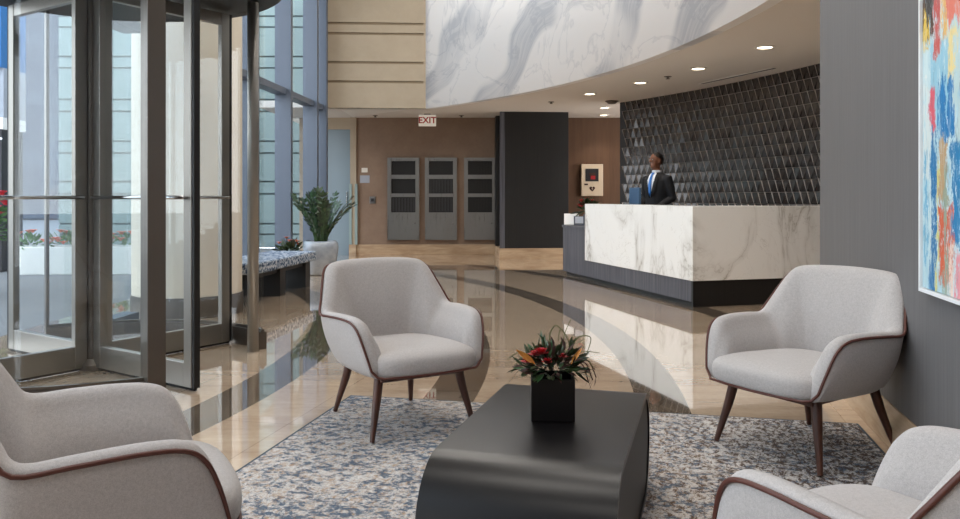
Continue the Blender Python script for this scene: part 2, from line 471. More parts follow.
# right wall (a thick pier that ends near the desk), with stone baseboard
p0 = (rw(-4), -4); p1 = (rw(W_END), W_END)
b = MB(); b.use('grey_wallcover').prism([p0, (7.4, -4), (7.4, W_END), p1], 0, 6.1)
o = b.build('wall_right'); struct(o)
n = Vector((-1, WS, 0)).normalized()
b = MB(); b.use('beige_stone')
q0, q1 = Vector((*p0, 0)), Vector((*p1, 0))
b.prism([(q0 + n * .012).to_2d(), q0.to_2d(), q1.to_2d(), (q1 + n * .012).to_2d()], 0, .205)
o = b.build('baseboard_right', bevel=.003); struct(o)

# lower ceiling over the reception, the curved marble fascia, high atrium ceiling
arc_hi = [ring_pt(11.82, d) for d in [43.8 - k * (43.8 + 3.65) / 60 for k in range(61)]]
poly = [(-3.9, 13.95), (-2.83, 13.9)] + arc_hi[0:] + [(7.4, arc_hi[-1][1]), (7.4, 17.2), (-3.9, 17.2)]
b = MB(); b.use('ceiling_paint').prism(poly, CEIL, CEIL + .12); o = b.build('ceiling'); struct(o)
uvs = []
bm = bmesh.new(); uvl = bm.loops.layers.uv.new('UVMap')
Rf, Rb, zlo, zhi = 11.7, 11.82, CEIL - .012, 6.0
angs = [43.85 - k * 47.5 / 80 for k in range(81)]
def fv(R, d, z): return bm.verts.new((*ring_pt(R, d), z))
F0 = [fv(Rf, d, zlo) for d in angs]; F1 = [fv(Rf, d, zhi) for d in angs]; B0 = [fv(Rb, d, zlo) for d in angs]; B1 = [fv(Rb, d, zhi) for d in angs]
def quad(vs, us):
    f = bm.faces.new(vs)
    for l, u in zip(f.loops, us): l[uvl].uv = u
    f.smooth = True
for k in range(80):
    s0, s1 = k * 47.5 / 80 * PI / 180 * Rf, (k + 1) * 47.5 / 80 * PI / 180 * Rf
    quad([F0[k], F0[k + 1], F1[k + 1], F1[k]], [(s0, zlo), (s1, zlo), (s1, zhi), (s0, zhi)])
    quad([B0[k + 1], B0[k], B1[k], B1[k + 1]], [(s1, zlo), (s0, zlo), (s0, zhi), (s1, zhi)])
    f = bm.faces.new([B0[k], B0[k + 1], F0[k + 1], F0[k]])
    for l in f.loops: l[uvl].uv = (s0, zlo)
for a in ((F0[0], F1[0], B1[0], B0[0]), (F0[80], B0[80], B1[80], F1[80])): bm.faces.new(a)
bmesh.ops.recalc_face_normals(bm, faces=bm.faces)
me = bpy.data.meshes.new('trim_1'); bm.to_mesh(me); bm.free(); me.materials.append(M['swirled_marble'])
o = bpy.data.objects.new('trim_1', me); COL.objects.link(o)
struct(o, 'tall curved white marble fascia with grey swirls above the reception ceiling')
b = MB(); b.use('white_paint').box((-3.95, -4.1, 6.0), (7.4, 17.2, 6.15)); o = b.build('ceiling_atrium'); struct(o)
# white wedge standing in for light on the ceiling under the beige wall
b = MB(); b.use('white_paint').prism([(-2.50, 14.1), (-1.25, 14.15), (-2.50, 15.5)], CEIL - .012, CEIL + .002); o = b.build('lit_ceiling_wedge'); struct(o, 'white panel standing in for a lit triangle of ceiling under the beige wall')

# beige grooved wall above the mail alcove
A0 = Vector((-2.83, 13.90, 0)); A1 = Vector((ring_pt(11.7, 43.85)[0], ring_pt(11.7, 43.85)[1], 0))
d = (A1 - A0); L = d.length; ang = math.atan2(d.y, d.x); T = Matrix.Translation(A0) @ Matrix.Rotation(ang, 4, 'Z')
b = MB(); b.use('groove_dark').box((0, .022, CEIL), (L, .2, 6.0), T); b.use('beige_plaster')
grooves = [3.16, 3.50, 4.01, 4.19, 4.66, 5.0, 5.5]; z = CEIL - .01
for g in grooves + [None]:
    b.box((0, 0, z), (L, .022, g if g else 6.0), T)
    if g:
        b.box((0, 0, g), (.1, .022, g + .045), T); b.box((L - .04, 0, g), (L, .022, g + .045), T); z = g + .045
o = b.build('wall_back', bevel=0); struct(o)
b = MB(); b.use('beige_plaster').box((-.16, -.02, 0), (.10, .22, 6.0), T); o = b.build('column_corner'); struct(o)

# mail alcove wall, pilaster, far brown wall
MWZ = 15.75
b = MB(); b.use('taupe_wall').box((-2.46, MWZ, 0), (.75, MWZ + .15, CEIL)); o = b.build('wall_alcove'); struct(o)
b = MB(); b.use('beige_plaster').box((-2.58, MWZ - .06, 0), (-2.46, MWZ + .15, CEIL)); o = b.build('trim_3'); struct(o)
b = MB(); b.use('brown_wall').box((.75, MWZ, 0), (4.6, MWZ + .15, CEIL)); o = b.build('wall_far'); struct(o)
b = MB(); b.use('beige_stone').box((-2.6, MWZ - .085, 0), (-2.46, MWZ - .06, .205)).box((-2.47, MWZ - .025, 0), (4.0, MWZ, .205)); o = b.build('baseboard_back', bevel=.003); struct(o)
# vestibule door beside the pilaster
b = MB(); b.use('beige_plaster').box((-3.6, MWZ, 2.50), (-2.58, MWZ + .15, CEIL)).box((-3.6, MWZ, 0), (-3.12, MWZ + .15, 2.5)); o = b.build('wall_vestibule'); struct(o)
b = MB(); b.use('door_reflection_blue').box((-3.12, MWZ + .05, 0), (-2.58, MWZ + .1, 2.5)); dr = b.build('door_1'); struct(dr, 'glass door beside the alcove pilaster, its reflection painted as solid blue-grey')
b = MB(); b.use('chrome').tube([(-2.66, MWZ + .02, .95), (-2.66, MWZ + .02, 1.25)], .012).box((-2.67, MWZ + .02, .96), (-2.65, MWZ + .06, .98)).box((-2.67, MWZ + .02, 1.22), (-2.65, MWZ + .06, 1.24)); b.build('handle', parent=dr, smooth=False)
# back wall behind the viewer
b = MB(); b.use('taupe_wall').box((-3.95, -4.1, 0), (7.4, -4, 6)); o = b.build('wall_front'); struct(o)

# dark clad pillar
T = Matrix.Translation((.46, 14.62, 0)) @ Matrix.Rotation(math.radians(4), 4, 'Z')
b = MB(); b.use('dark_laminate').box((-.0, 0, .2), (1.19, 1.0, CEIL), T).box((-.10, .72, .2), (0, 1.0, CEIL), T)
o = b.build('column_clad', bevel=.004); struct(o, 'square pillar clad in dark wood laminate')
b = MB(); b.use('beige_stone').box((-.10, -.01, 0), (1.195, 1.0, .2), T); o = b.build('baseboard_column'); struct(o)
b = MB(); b.use('grey_laminate').box((-.09, .0, .2), (0.0, .05, CEIL), T); o = b.build('trim_4'); struct(o)

# faceted tile wall behind the desk
def tile_wall():
    b = MB(); b.use('tile_grout'); b.use('glazed_tile'); b.use('tile_ridge')
    R = 13.85; a_l, a_r = 32.0, -5.0; Ls = (a_l - a_r) * PI / 180 * R
    def P(s, z, dep):
        a = math.radians(a_l - s / R * 180 / PI); r = R - dep
        return Vector((CEN[0] + r * math.cos(a), CEN[1] + r * math.sin(a), z))
    b.use('tile_grout')
    N = 90
    b.rings([[P(Ls * k / N, 0, 0), P(Ls * k / N, 0, -.16), P(Ls * k / N, CEIL, -.16), P(Ls * k / N, CEIL, 0)] for k in range(N + 1)])
    w, hr = .135, .152; rows = 18
    rnd = random.Random(3); rv = lambda: rnd.uniform(.0, .004)
    for i in range(rows):
        zt = CEIL - i * hr; zb = max(zt - hr, 0)
        for j in range(-rows, int(Ls / w) + 2):
            s00 = (j + .5 * i) * w; s10 = s00 + .5 * w
            if s00 - .01 < 0 or s10 + w > Ls: continue
            if s10 < .02: continue
            for tri, dep in ((((s00, zt), (s00 + w, zt), (s10, zb)), (.004, .006, .016)), (((s00 + w, zt), (s10 + w, zb), (s10, zb)), (.016, .013, .005))):
                cs, cz = sum(t[0] for t in tri) / 3, sum(t[1] for t in tri) / 3
                b.use('glazed_tile')
                ins = [(t[0] + (cs - t[0]) * .05, t[1] + (cz - t[1]) * .05) for t in tri]
                top = [b.bm.verts.new(P(x, zz, dd + rv())) for (x, zz), dd in zip(ins, dep)]; bot = [b.bm.verts.new(P(x, zz, -.001)) for x, zz in ins]
                b.face(top)
                for k in range(3): b.face([top[k], bot[k], bot[(k + 1) % 3], top[(k + 1) % 3]])
            b.use('tile_ridge')
            e = .0076
            v = [b.bm.verts.new(P(s00 - e, zt, .0)), b.bm.verts.new(P(s00, zt, .021)), b.bm.verts.new(P(s00 + e, zt, .0)),
                 b.bm.verts.new(P(s10 - e, zb, .0)), b.bm.verts.new(P(s10, zb, .021)), b.bm.verts.new(P(s10 + e, zb, .0))]
            b.face([v[0], v[1], v[4], v[3]]); b.face([v[1], v[2], v[5], v[4]])
            h_ = [b.bm.verts.new(P(x, zt + q, dd)) for x in (s00, s00 + w) for q, dd in ((-.0025, .0), (0, .0165), (.0025, .0))]
            b.face([h_[0], h_[1], h_[4], h_[3]]); b.face([h_[1], h_[2], h_[5], h_[4]])
    o = b.build('wall_tiled'); struct(o, 'curved reception wall of dark faceted triangular tiles')
    return o
tile_wall()

# ------------------------------------------------------------------ curtain wall
def curtain(idx, ya, yb, mull, z0=0.0, z1=6.0):
    T = Matrix.Translation((GX(ya), ya, 0)) @ Matrix.Rotation(math.atan2(1, .062), 4, 'Z')   # local x along wall, local -y to the room
    L = (yb - ya) * math.hypot(1, .062)
    fr = MB(); fr.use('mullion_grey')
    for y in mull:
        x = (y - ya) * math.hypot(1, .062); fr.box((x, -.19, z0), (x + .1, .05, z1), T)
    for zt in (2.66, 4.9):
        if zt > z0: fr.box((0, -.13, zt), (L, .05, zt + .09), T)
    if z0 < .1: fr.box((0, -.1, 0), (L, .05, .09), T)
    else: fr.box((0, -.1, z0), (L, .05, z0 + .08), T)
    o = fr.build('window_%d' % idx); struct(o)
    g = MB(); g.use('clear_glass').box((.01, .0, z0 + .02), (L - .01, .012, z1), T); go = g.build('glazing', parent=o)
    return o
curtain(1, 8.5, 13.8, [8.75, 10.2, 11.65, 13.1, 13.7])
curtain(2, 6.3, 7.3, [])
curtain(3, -4, 4.3, [-4, -2.5, -1.0, .5, 2.0, 3.2, 4.2])
curtain(4, 4.3, 6.25, [5.3], 3.0)
b = MB(); b.use('cream_column').lathe([(.52, .2), (.52, 6.0)], 48, (-2.92, 7.9, 0)); b.use('dark_bronze').lathe([(.53, 0), (.53, .2)], 48, (-2.92, 7.9, 0))
o = b.build('column_round', angle=.5); struct(o, 'round cream column beyond the revolving door')

# ------------------------------------------------------------------ revolving door
DC = Vector((-2.6, 5.3, 0)); RW, RD = 1.11, 1.17
rd = thing('revolving_door', 'stainless steel and glass revolving door with four wings at the window wall', 'door', DC)
b = MB(); b.use('dark_bronze').lathe([(.045, 0), (.045, 2.6)], 20).lathe([(.09, 0), (.09, .035), (.06, .07)], 20)
b.build('center_shaft', parent=rd, angle=.6)
WH = 2.58
for k, a in enumerate((-34.2, 55.8, 145.8, 236.0)):
    T = Matrix.Rotation(math.radians(a), 4, 'Z')
    w = bpy.data.objects.new('wing', None)
    f = MB(); f.use('door_steel')
    f.box((.05, -.024, .02), (.13, .024, WH), T).box((RW - .085, -.024, .02), (RW - .012, .024, WH), T)
    f.box((.13, -.022, .02), (RW - .085, .022, .165), T).box((.13, -.022, WH - .09), (RW - .085, .022, WH), T)
    wo = f.build('wing', parent=rd, bevel=.004)
    g = MB(); g.use('door_glass').box((.128, -.004, .163), (RW - .083, .004, WH - .088), T); g.build('glass_pane', parent=wo)
    s_ = MB(); s_.use('rubber_black').box((RW - .012, -.02, .02), (RW + .012, .02, WH), T).box((.06, -.008, .003), (RW, .008, .02), T); s_.build('edge_seal', parent=wo)
    h = MB(); h.use('chrome')
    for sgn in (-1, 1):
        h.tube([T @ Vector((.09, sgn * .055, 1.147)), T @ Vector((RW - .04, sgn * .055, 1.147))], .0125, 10)
        for xx in (.1, RW - .05): h.tube([T @ Vector((xx, sgn * .02, 1.147)), T @ Vector((xx, sgn * .055, 1.147))], .009, 8)
    h.build('push_bar', parent=wo, smooth=True)
def arc(R, a0, a1, n=24): return [(R * math.cos(math.radians(a0 + (a1 - a0) * k / n)), R * math.sin(math.radians(a0 + (a1 - a0) * k / n))) for k in range(n + 1)]
def arcwall(b, R0, R1, a0, a1, z0, z1, n=24):
    A, B = arc(R0, a0, a1, n), arc(R1, a0, a1, n)
    b.rings([[(*p, z0), (*q, z0), (*q, z1), (*p, z1)] for p, q in zip(A, B)])
for a0, a1 in ((35, 132), (214, 312)):
    g = MB(); g.use('door_glass'); arcwall(g, RD - .006, RD + .006, a0, a1, .13, 2.6); gw = g.build('drum_glass', parent=rd, smooth=False)
    k = MB(); k.use('dark_bronze'); arcwall(k, RD - .03, RD + .03, a0, a1, 0, .13); arcwall(k, RD - .012, RD + .012, a0, a1, .13, .15); k.build('kick_panel', parent=gw)
c = MB(); c.use('black_matte').lathe([(0.02, 2.6), (RD + .08, 2.6), (RD + .08, 3.0), (.02, 3.0)], 64); c.build('canopy', parent=rd, angle=.5)
def post(a, R, kind):
    p = MB(); T = Matrix.Rotation(math.radians(a), 4, 'Z')
    if kind == 'tube': p.use('door_steel').tube([T @ Vector((R, 0, 0)), T @ Vector((R, 0, 3.3))], .041, 24)
    elif kind == 'slim': p.use('dark_bronze').box((R - .03, -.012, 0), (R + .03, .012, 2.6), T)
    else: p.use('dark_bronze').box((R - .045, -.05, 0), (R + .075, .05, 3.3), T)
    return p.build('post' if kind != 'tube' else 'tube_post', parent=rd, smooth=(kind == 'tube'), bevel=0 if kind == 'tube' else .004)
post(-49, 1.17, 'box'); post(33.5, 1.085, 'tube'); post(132, 1.17, 'slim'); post(214, 1.17, 'slim')

# ------------------------------------------------------------------ outside
b = MB(); b.use('paving').box((-14, -6, -.14), (-3.95, 18.05, -.02)).box((-14, 18.05, -.14), (-9.6, 60, -.02)); o = b.build('ground_outside'); struct(o)
b = MB(); b.use('asphalt').box((-60, -6, -.2), (-14, 60, -.06)); o = b.build('street'); struct(o)
fw = thing('office_wing', 'pale office wing with paired horizontal grooves, outside the lobby windows', 'building', (-9.6, 18, 0))
b = MB(); b.use('facade_groove').box((0, .06, 0), (8.0, 3, 9)); b.use('facade_panel'); z = 0
for g in (.28, .52, 1.2, 1.48, 2.13, 2.40, 3.08, 3.35, 4.07, 4.33, 5.0, 5.25, 5.95, 6.2, 6.9, 7.15):
    b.box((0, 0, z), (8.0, .06, g)); z = g + .04
b.box((0, 0, z), (8.0, .06, 9)); b.build('wall_panels', parent=fw)
for x, h, w_, l, key, mt in ((-34, 22, 12, 'tall grey-blue office tower far off behind the revolving door', 'street_office_tower', 'tower_grey'), (-21.5, 13, 3.2, 'narrow sunlit tan tower beyond the grey paving', 'street_apartment_tower', 'tower_tan')):
    t = thing(key, l, 'building', (x, 42, 0)); b = MB(); b.use(mt).box((0, 0, 0), (w_, 8, h)); b.build('walls', parent=t)
    b = MB(); b.use('roof_white').box((-.2, -.2, h), (w_ + .2, 8.2, h + .5)); b.build('parapet', parent=t)
sh = thing('shop_front', 'dark shop front under a blue fascia, at the edge of the outside view', 'building', (-10.42, 12.2, 0))
b = MB(); b.use('shop_dark').box((0, .05, 0), (3.0, .62, 2.2)); b.build('shop_window', parent=sh)
b = MB(); b.use('card_white').box((0, .0, 2.2), (3.05, .62, 2.38)); b.build('white_band', parent=sh)
b = MB(); b.use('panel_grey').box((0, .02, 2.38), (3.05, .62, 3.15)); b.build('grey_panel', parent=sh)
b = MB(); b.use('sign_blue').box((0, -.05, 3.15), (3.05, .62, 6.0)); b.build('blue_fascia', parent=sh)
text_mesh('sign_letters', 'ur', .26, 'card_white', sh, (2.9, .035, 2.03), (PI / 2, 0, 0))

def flower_clump(parent, c, r, nleaf, nflow, leafm, petal, rnd, fsize=.05):
    f = MB(); f.use(leafm)
    for _ in range(nleaf):
        a, e = rnd.uniform(0, 2 * PI), rnd.uniform(-.2, 1.3); d = Vector((math.cos(a) * math.cos(e), math.sin(a) * math.cos(e), math.sin(e)))
        base = Vector(c) + Vector((d.x * r[0], d.y * r[1], d.z * r[2])) * rnd.uniform(.3, .85)
        f.leaf(base, d + Vector((rnd.uniform(-.6, .6), rnd.uniform(-.6, .6), rnd.uniform(-.3, .5))), (rnd.uniform(-1, 1), rnd.uniform(-1, 1), 1), rnd.uniform(.08, .16), rnd.uniform(.03, .06))
    f.build('foliage', parent=parent)
    for _ in range(nflow):
        a, e = rnd.uniform(0, 2 * PI), rnd.uniform(.1, 1.4)
        p = Vector(c) + Vector((math.cos(a) * math.cos(e) * r[0], math.sin(a) * math.cos(e) * r[1], math.sin(e) * r[2] + .02))
        q = MB(); q.use(petal)
        for k in range(6):
            t = k * PI / 3 + a; q.leaf(p, (math.cos(t), math.sin(t), .5), (0, 0, 1), fsize, fsize * .7, .2)
        q.ellipsoid(p + Vector((0, 0, fsize * .15)), (fsize * .3,) * 3, seg=8, rg=5); q.build('flower', parent=parent)
rnd = random.Random(5)
fb = thing('flowering_shrub', 'green shrub with red flowers outside, at the foot of the shop front', 'shrub', (-5.95, 9.2, -.02))
flower_clump(fb, (0, 0, .75), (.5, .4, .62), 420, 34, 'garden_leaf', 'petal_scarlet', rnd, .1)
b = MB(); b.use('stem_green')
for k in range(7): b.tube([(0, 0, 0), (math.cos(k) * .12, math.sin(k) * .12, .4), (math.cos(k) * .3, math.sin(k) * .25, .85)], .012, 6)
b.build('stem', parent=fb)
pl = thing('planter_box', 'low white planter of coral flowers, outside beyond the revolving door', 'planter', (-5.9, 12.2, -.02), .05)
b = MB(); b.use('planter_white').box((-1.2, -.3, 0), (1.2, .3, .42)); b.build('box', parent=pl, bevel=.01)
rnd = random.Random(8)
for k in range(5): flower_clump(pl, (-1.0 + k * .5, 0, .42), (.3, .28, .2), 60, 9, 'garden_leaf', 'petal_coral', rnd, .085)
pp = thing('potted_flowers', 'small dark pot of pink-flowered greenery by the window behind the bench', 'plant', (-2.66, 11.0, 0))
b = MB(); b.use('dark_pot').lathe([(.10, 0), (.14, .05), (.15, .34), (.16, .36), (.14, .36), (.135, .32)], 24); b.build('pot', parent=pp, angle=.6)
flower_clump(pp, (0, 0, .36), (.17, .17, .2), 80, 6, 'dark_leaf', 'petal_coral', random.Random(2), .05)

# ------------------------------------------------------------------ chairs
def make_chair(label):
    t = thing('lounge_chair', label, 'chair', group='upholstered lounge chairs around the coffee table')
    # right half stations: (top x, top y, top z, bottom x, bottom y, bottom z, thickness)
    S = [(.290, -.352, .335, .262, -.345, .296, .050),
         (.314, -.325, .430, .274, -.320, .293, .062),
         (.332, -.290, .506, .284, -.282, .290, .072),
         (.346, -.240, .543, .290, -.235, .288, .078),
         (.360, -.145, .553, .292, -.140, .286, .080),
         (.373, -.010, .550, .290, -.005, .285, .080),
         (.373, .104, .548, .276, .090, .285, .080),
         (.352, .152, .606, .262, .130, .285, .080),
         (.324, .207, .688, .240, .184, .286, .080),
         (.302, .248, .742, .216, .217, .288, .082),
         (.272, .280, .769, .185, .242, .288, .084),
         (.210, .304, .780, .130, .257, .288, .086),
         (.105, .322, .785, .060, .266, .288, .088),
         (.0, .328, .787, .0, .270, .288, .088)]
    full = [Vector(s) for s in S] + [Vector((-s[0], s[1], s[2], -s[3], s[4], s[5], s[6])) for s in reversed(S[:-1])]
    P = []
    for i in range(len(full) - 1):
        a, b_, c, d = full[max(i - 1, 0)], full[i], full[i + 1], full[min(i + 2, len(full) - 1)]
        for k in range(4):
            u = k / 4; P.append(.5 * ((2 * b_) + (c - a) * u + (2 * a - 5 * b_ + 4 * c - d) * u * u + (3 * b_ - a - 3 * c + d) * u ** 3))
    P.append(full[-1])
    rings, edge, low = [], [], []
    for i, p in enumerate(P):
        a, c = P[max(i - 1, 0)], P[min(i + 1, len(P) - 1)]
        nrm = Vector((p[0] / .15, max(p[1] + .02, 0) ** 1.6 / .075 + 1e-4, 0)).normalized()
        Tp, Bp, th = Vector(p[:3]), Vector(p[3:6]), p[6]
        ring = []
        for u in (0, .2, .45, .7, .9, 1.0):
            q = Bp.lerp(Tp, u) + nrm * (.022 * math.sin(PI * min(u, 1))); ring.append(q)
        up = Vector((0, 0, 1))
        ring += [Tp - nrm * th * .12 + up * .016, Tp - nrm * th * .45 + up * .024, Tp - nrm * th * .85 + up * .008, Tp - nrm * th * 1.0 - up * .03]
        Hh = Tp.z - .36
        ib = Bp - nrm * (th * .9)
        for u in (.7, .35, 0):
            z = max(.34, .0) + max(Hh, 0) * u
            w = Bp.lerp(Tp, min(1, max(0, (z - Bp.z) / (Tp.z - Bp.z))))
            q = w - nrm * (th * (1.05 + .25 * math.sin(PI * u))); q.z = min(z, Tp.z - .035); ring.append(q)
        ring.append(Vector((ib.x, ib.y, Bp.z + .01)))
        rings.append(ring); edge.append(Tp + nrm * .004 + up * .004); low.append(Bp)
    sh = MB(); sh.use('chair_fabric').rings(rings); sh.build('shell', parent=t, smooth=True, subsurf=1)
    # seat cushion
    n1, n2 = 56, 14; rg = []
    sp = lambda v, e: math.copysign(abs(v) ** e, v)
    for i in range(n2 + 1):
        ph = -PI / 2 + .06 + (PI - .12) * i / n2
        ring = []
        for k in range(n1):
            th = 2 * PI * k / n1
            x, y = sp(math.cos(th), .42) * sp(math.cos(ph), .42), sp(math.sin(th), .42) * sp(math.cos(ph), .42)
            yy = -.072 + y * .318
            xx = x * (.306 - .05 * (y * .5 + .5))
            zz = .346 + (.074 if math.sin(ph) > 0 else .060) * sp(math.sin(ph), .6 if math.sin(ph) > 0 else .4)
            if y < 0: yy -= .030 * (1 - x * x) * (-y)
            if math.sin(ph) > 0: zz += .014 * (1 - x * x) * (1 - y * y) - .02 * (y * .5 + .5)
            ring.append((xx, yy, zz))
        rg.append(ring)
    c = MB(); c.use('chair_fabric').rings(rg); c.build('seat_cushion', parent=t, smooth=True, subsurf=1)
    # leather piping: along the shell edge and under the seat front
    front = [Vector((x, -.378 - .034 * (1 - (x / .27) ** 2), .305)) for x in (-.24, -.16, -.08, 0, .08, .16, .24)]
    loop = edge + [low[-1] + Vector((-.004, -.014, .012))] + front + [low[0] + Vector((.004, -.014, .012))]
    pi_ = MB(); pi_.use('leather_piping').tube(loop, .006, 8, True); pi_.build('piping', parent=t, smooth=True)
    f = MB(); f.use('walnut_leg').prism([(-.22, -.29), (.22, -.29), (.19, .23), (-.19, .23)], .262, .288); f.build('base_frame', parent=t, bevel=.008)
    for x0, y0, x1, y1 in ((.215, -.255, .273, -.31), (-.215, -.255, -.273, -.31), (.175, .205, .223, .30), (-.175, .205, -.223, .30)):
        l = MB(); l.use('walnut_leg').tube([(x0, y0, .282), (x0 + (x1 - x0) * .3, y0 + (y1 - y0) * .3, .185), (x1, y1, .0)], [.0235, .0205, .0115], 14); l.build('leg', parent=t, angle=.7)
    return t
def face(fx, fy): return math.atan2(fx, -fy)          # rz that turns local -y to (fx, fy)
chA = make_chair('grey upholstered lounge chair facing the coffee table, nearest the revolving door and bench')
chA.location = (-.425, 4.06, .0135); chA.rotation_euler[2] = face(.515, -.857)
dup(chA, (1.51, 3.615, .0135), face(-.855, -.52), 'grey upholstered lounge chair in front of the grey wall beside the painting')
dup(chA, (-1.06, 2.03, .0135), face(.885, .465), 'grey lounge chair at the bottom left corner, its arm before the revolving door')
dup(chA, (.955, 1.615, .0135), face(-.5, .866), 'grey lounge chair at the bottom right corner, seen from behind its arm')

# ------------------------------------------------------------------ rug, coffee table, flowers
e1 = Vector((.978, -.2107)); rug_o = Vector((-.745, 4.555))
rug = thing('area_rug', 'blue, grey and tan distressed area rug under the coffee table and chairs', 'rug', (rug_o.x, rug_o.y, 0), math.atan2(e1.y, e1.x))
b = MB(); b.use('rug').box((.012, -3.4, .0005), (2.70, -.012, .009)); b.build('pile', parent=rug)
b = MB(); b.use('rug_binding').box((0, -3.41, .0003), (.012, 0, .008)).box((2.70, -3.41, .0003), (2.712, 0, .008)).box((.012, -.012, .0003), (2.70, 0, .008)).box((.012, -3.412, .0003), (2.70, -3.4, .008)); b.build('binding', parent=rug)

tb = thing('coffee_table', 'low black waterfall coffee table with rounded ends, standing on the rug', 'table', (.250, 2.685, .009), math.atan2(.79, .23))
fl_, r, hh, W = .405, .19, .391, .555
def stadium(ins):
    rr = r - ins; pts = []
    for k in range(15):
        a = PI / 2 - PI * k / 14; pts.append((fl_ + rr * math.cos(a), hh / 2 + (hh / 2 - ins) * math.sin(a)))
    for k in range(15):
        a = -PI / 2 - PI * k / 14; pts.append((-fl_ + rr * math.cos(a), hh / 2 + (hh / 2 - ins) * math.sin(a)))
    return pts
O, I = stadium(0), stadium(.02)
b = MB(); b.use('table_black')
b.rings([[(p[0], -W / 2, p[1]), (p[0], W / 2, p[1]), (q[0], W / 2, q[1]), (q[0], -W / 2, q[1])] for p, q in zip(O, I)], closed=True)
b.build('shell', parent=tb, angle=.5)
for s_ in (-1, 1):
    b = MB(); b.use('table_side').prism(stadium(.0202), s_ * (W / 2 - .006), s_ * (W / 2 - .022), 'y'); b.build('side_panel', parent=tb)

fa = thing('flower_arrangement', 'square black vase of red flowers and curled grass on the coffee table', 'flowers', (.247, 2.70, .4005), math.radians(-3))
v = .073; hv = .142
b = MB(); b.use('black_matte').rings([[(sx * a, sy * a, z) for sx, sy in ((-1, -1), (1, -1), (1, 1), (-1, 1))] for a, z in ((v, 0), (v, hv), (v - .006, hv), (v - .006, hv - .03))]); vo = b.build('vase', parent=fa, bevel=.003)
vo.data.materials[0] = M['table_black']
rnd = random.Random(11)
f = MB(); f.use('dark_leaf'); f.use('glossy_leaf'); f.use('seed_brown')
for k in range(330):
    a = rnd.uniform(0, 2 * PI); e = rnd.uniform(-.25, 1.25); d = Vector((math.cos(a) * math.cos(e), math.sin(a) * math.cos(e), math.sin(e)))
    f.use(rnd.choice(['dark_leaf', 'dark_leaf', 'glossy_leaf', 'seed_brown']))
    base = Vector((0, 0, hv + .02)) + Vector((d.x * .115, d.y * .10, d.z * .08)) * rnd.uniform(.3, .95)
    f.leaf(base, d + Vector((rnd.uniform(-.5, .5), rnd.uniform(-.5, .5), rnd.uniform(-.4, .4))), (rnd.uniform(-1, 1), rnd.uniform(-1, 1), 1), rnd.uniform(.03, .066), rnd.uniform(.009, .018), .2, rnd.uniform(-.3, .2))
f.build('foliage', parent=fa)
for (x, y, z, sz, pet) in ((-.04, -.06, .222, .036, 'petal_red'), (-.085, -.07, .195, .028, 'petal_red'), (-.06, -.04, .212, .03, 'petal_red'), (-.02, -.09, .20, .024, 'petal_red'), (.035, -.05, .21, .02, 'petal_red')):
    q = MB(); q.use(pet)
    for lay in range(3):
        for k in range(7):
            t = k * 2 * PI / 7 + lay * .4; q.leaf((x, y, z + lay * .003), (math.cos(t), math.sin(t), .3 + lay * .5), (0, 0, 1), sz * (1 - lay * .2), sz * .6, .2)
    q.build('red_flower', parent=fa)
q = MB(); q.use('petal_orange'); q.leaf((-.06, -.08, .195), (-.8, -.3, .65), (0, -1, .5), .085, .02, .5); q.build('orange_petal', parent=fa); q = MB(); q.use('petal_orange'); q.leaf((.06, -.05, .19), (.5, -.2, .8), (0, -1, .5), .07, .014, .5); q.build('orange_petal', parent=fa)
for pts in (((.03, 0, .16), (-.01, 0, .25), (.01, 0, .31), (.05, 0, .27), (.065, 0, .2)), ((.05, -.01, .15), (.06, -.01, .24), (.03, -.01, .30), (.02, -.01, .26)), ((.05, .01, .15), (.08, .01, .26), (.13, .01, .27), (.12, .01, .22), (.10, .01, .19)),
            ((.06, 0, .15), (.09, -.01, .22), (.16, -.01, .22)), ((.05, .02, .15), (.04, .02, .26), (.065, .02, .33)), ((.06, .0, .15), (.11, -.02, .2), (.14, -.03, .17)), ((-.05, 0, .16), (-.11, 0, .215), (-.155, 0, .19)), ((-.05, 0, .16), (-.10, .02, .20), (-.14, .03, .14))):
    q = MB(); q.use('grass_olive'); pth = catmull(pts, 6); q.tube(pth, [.0024 - .0014 * i / len(pth) for i in range(len(pth))], 5); q.build('grass_blade', parent=fa)
for dx, dy in ((.135, -.02), (.15, .01), (.12, -.04)):
    q = MB(); q.use('seed_brown'); q.tube(catmull([(.06, 0, .16), (dx * .8, dy, .19), (dx, dy, .11 + dx * .15)], 5), .002, 5)
    for k in range(6): q.leaf((dx, dy, .19 - k * .013), (rnd.uniform(-1, 1) * .5, rnd.uniform(-1, 1) * .5, -.8), (1, 0, 0), .03, .008)
    q.build('seed_head', parent=fa)

# ------------------------------------------------------------------ painting
y_far = 3.13; wd = Vector((WS, 1, 0)).normalized()
pt = thing('abstract_painting', 'large colourful abstract painting in a thin white frame on the grey wall', 'painting', Vector((rw(y_far), y_far, .778)) + n * .002, math.atan2(-wd.y, -wd.x))
# local x runs along the wall towards the viewer; local -y or +y faces the room
yr = 1 if (Matrix.Rotation(pt.rotation_euler[2], 3, 'Z') @ Vector((0, 1, 0))).dot(n) > 0 else -1
PW, PH = 1.3, 1.6
b = MB(); b.use('abstract_paint').box((.018, 0, .018), (PW - .018, yr * .022, PH - .018)); b.build('canvas', parent=pt)
b = MB(); b.use('frame_white')
for a, c in (((0, 0, 0), (.014, yr * .032, PH)), ((PW - .014, 0, 0), (PW, yr * .032, PH)), ((.014, 0, 0), (PW - .014, yr * .032, .014)), ((.014, 0, PH - .014), (PW - .014, yr * .032, PH))): b.box(a, c)
b.build('frame', parent=pt)

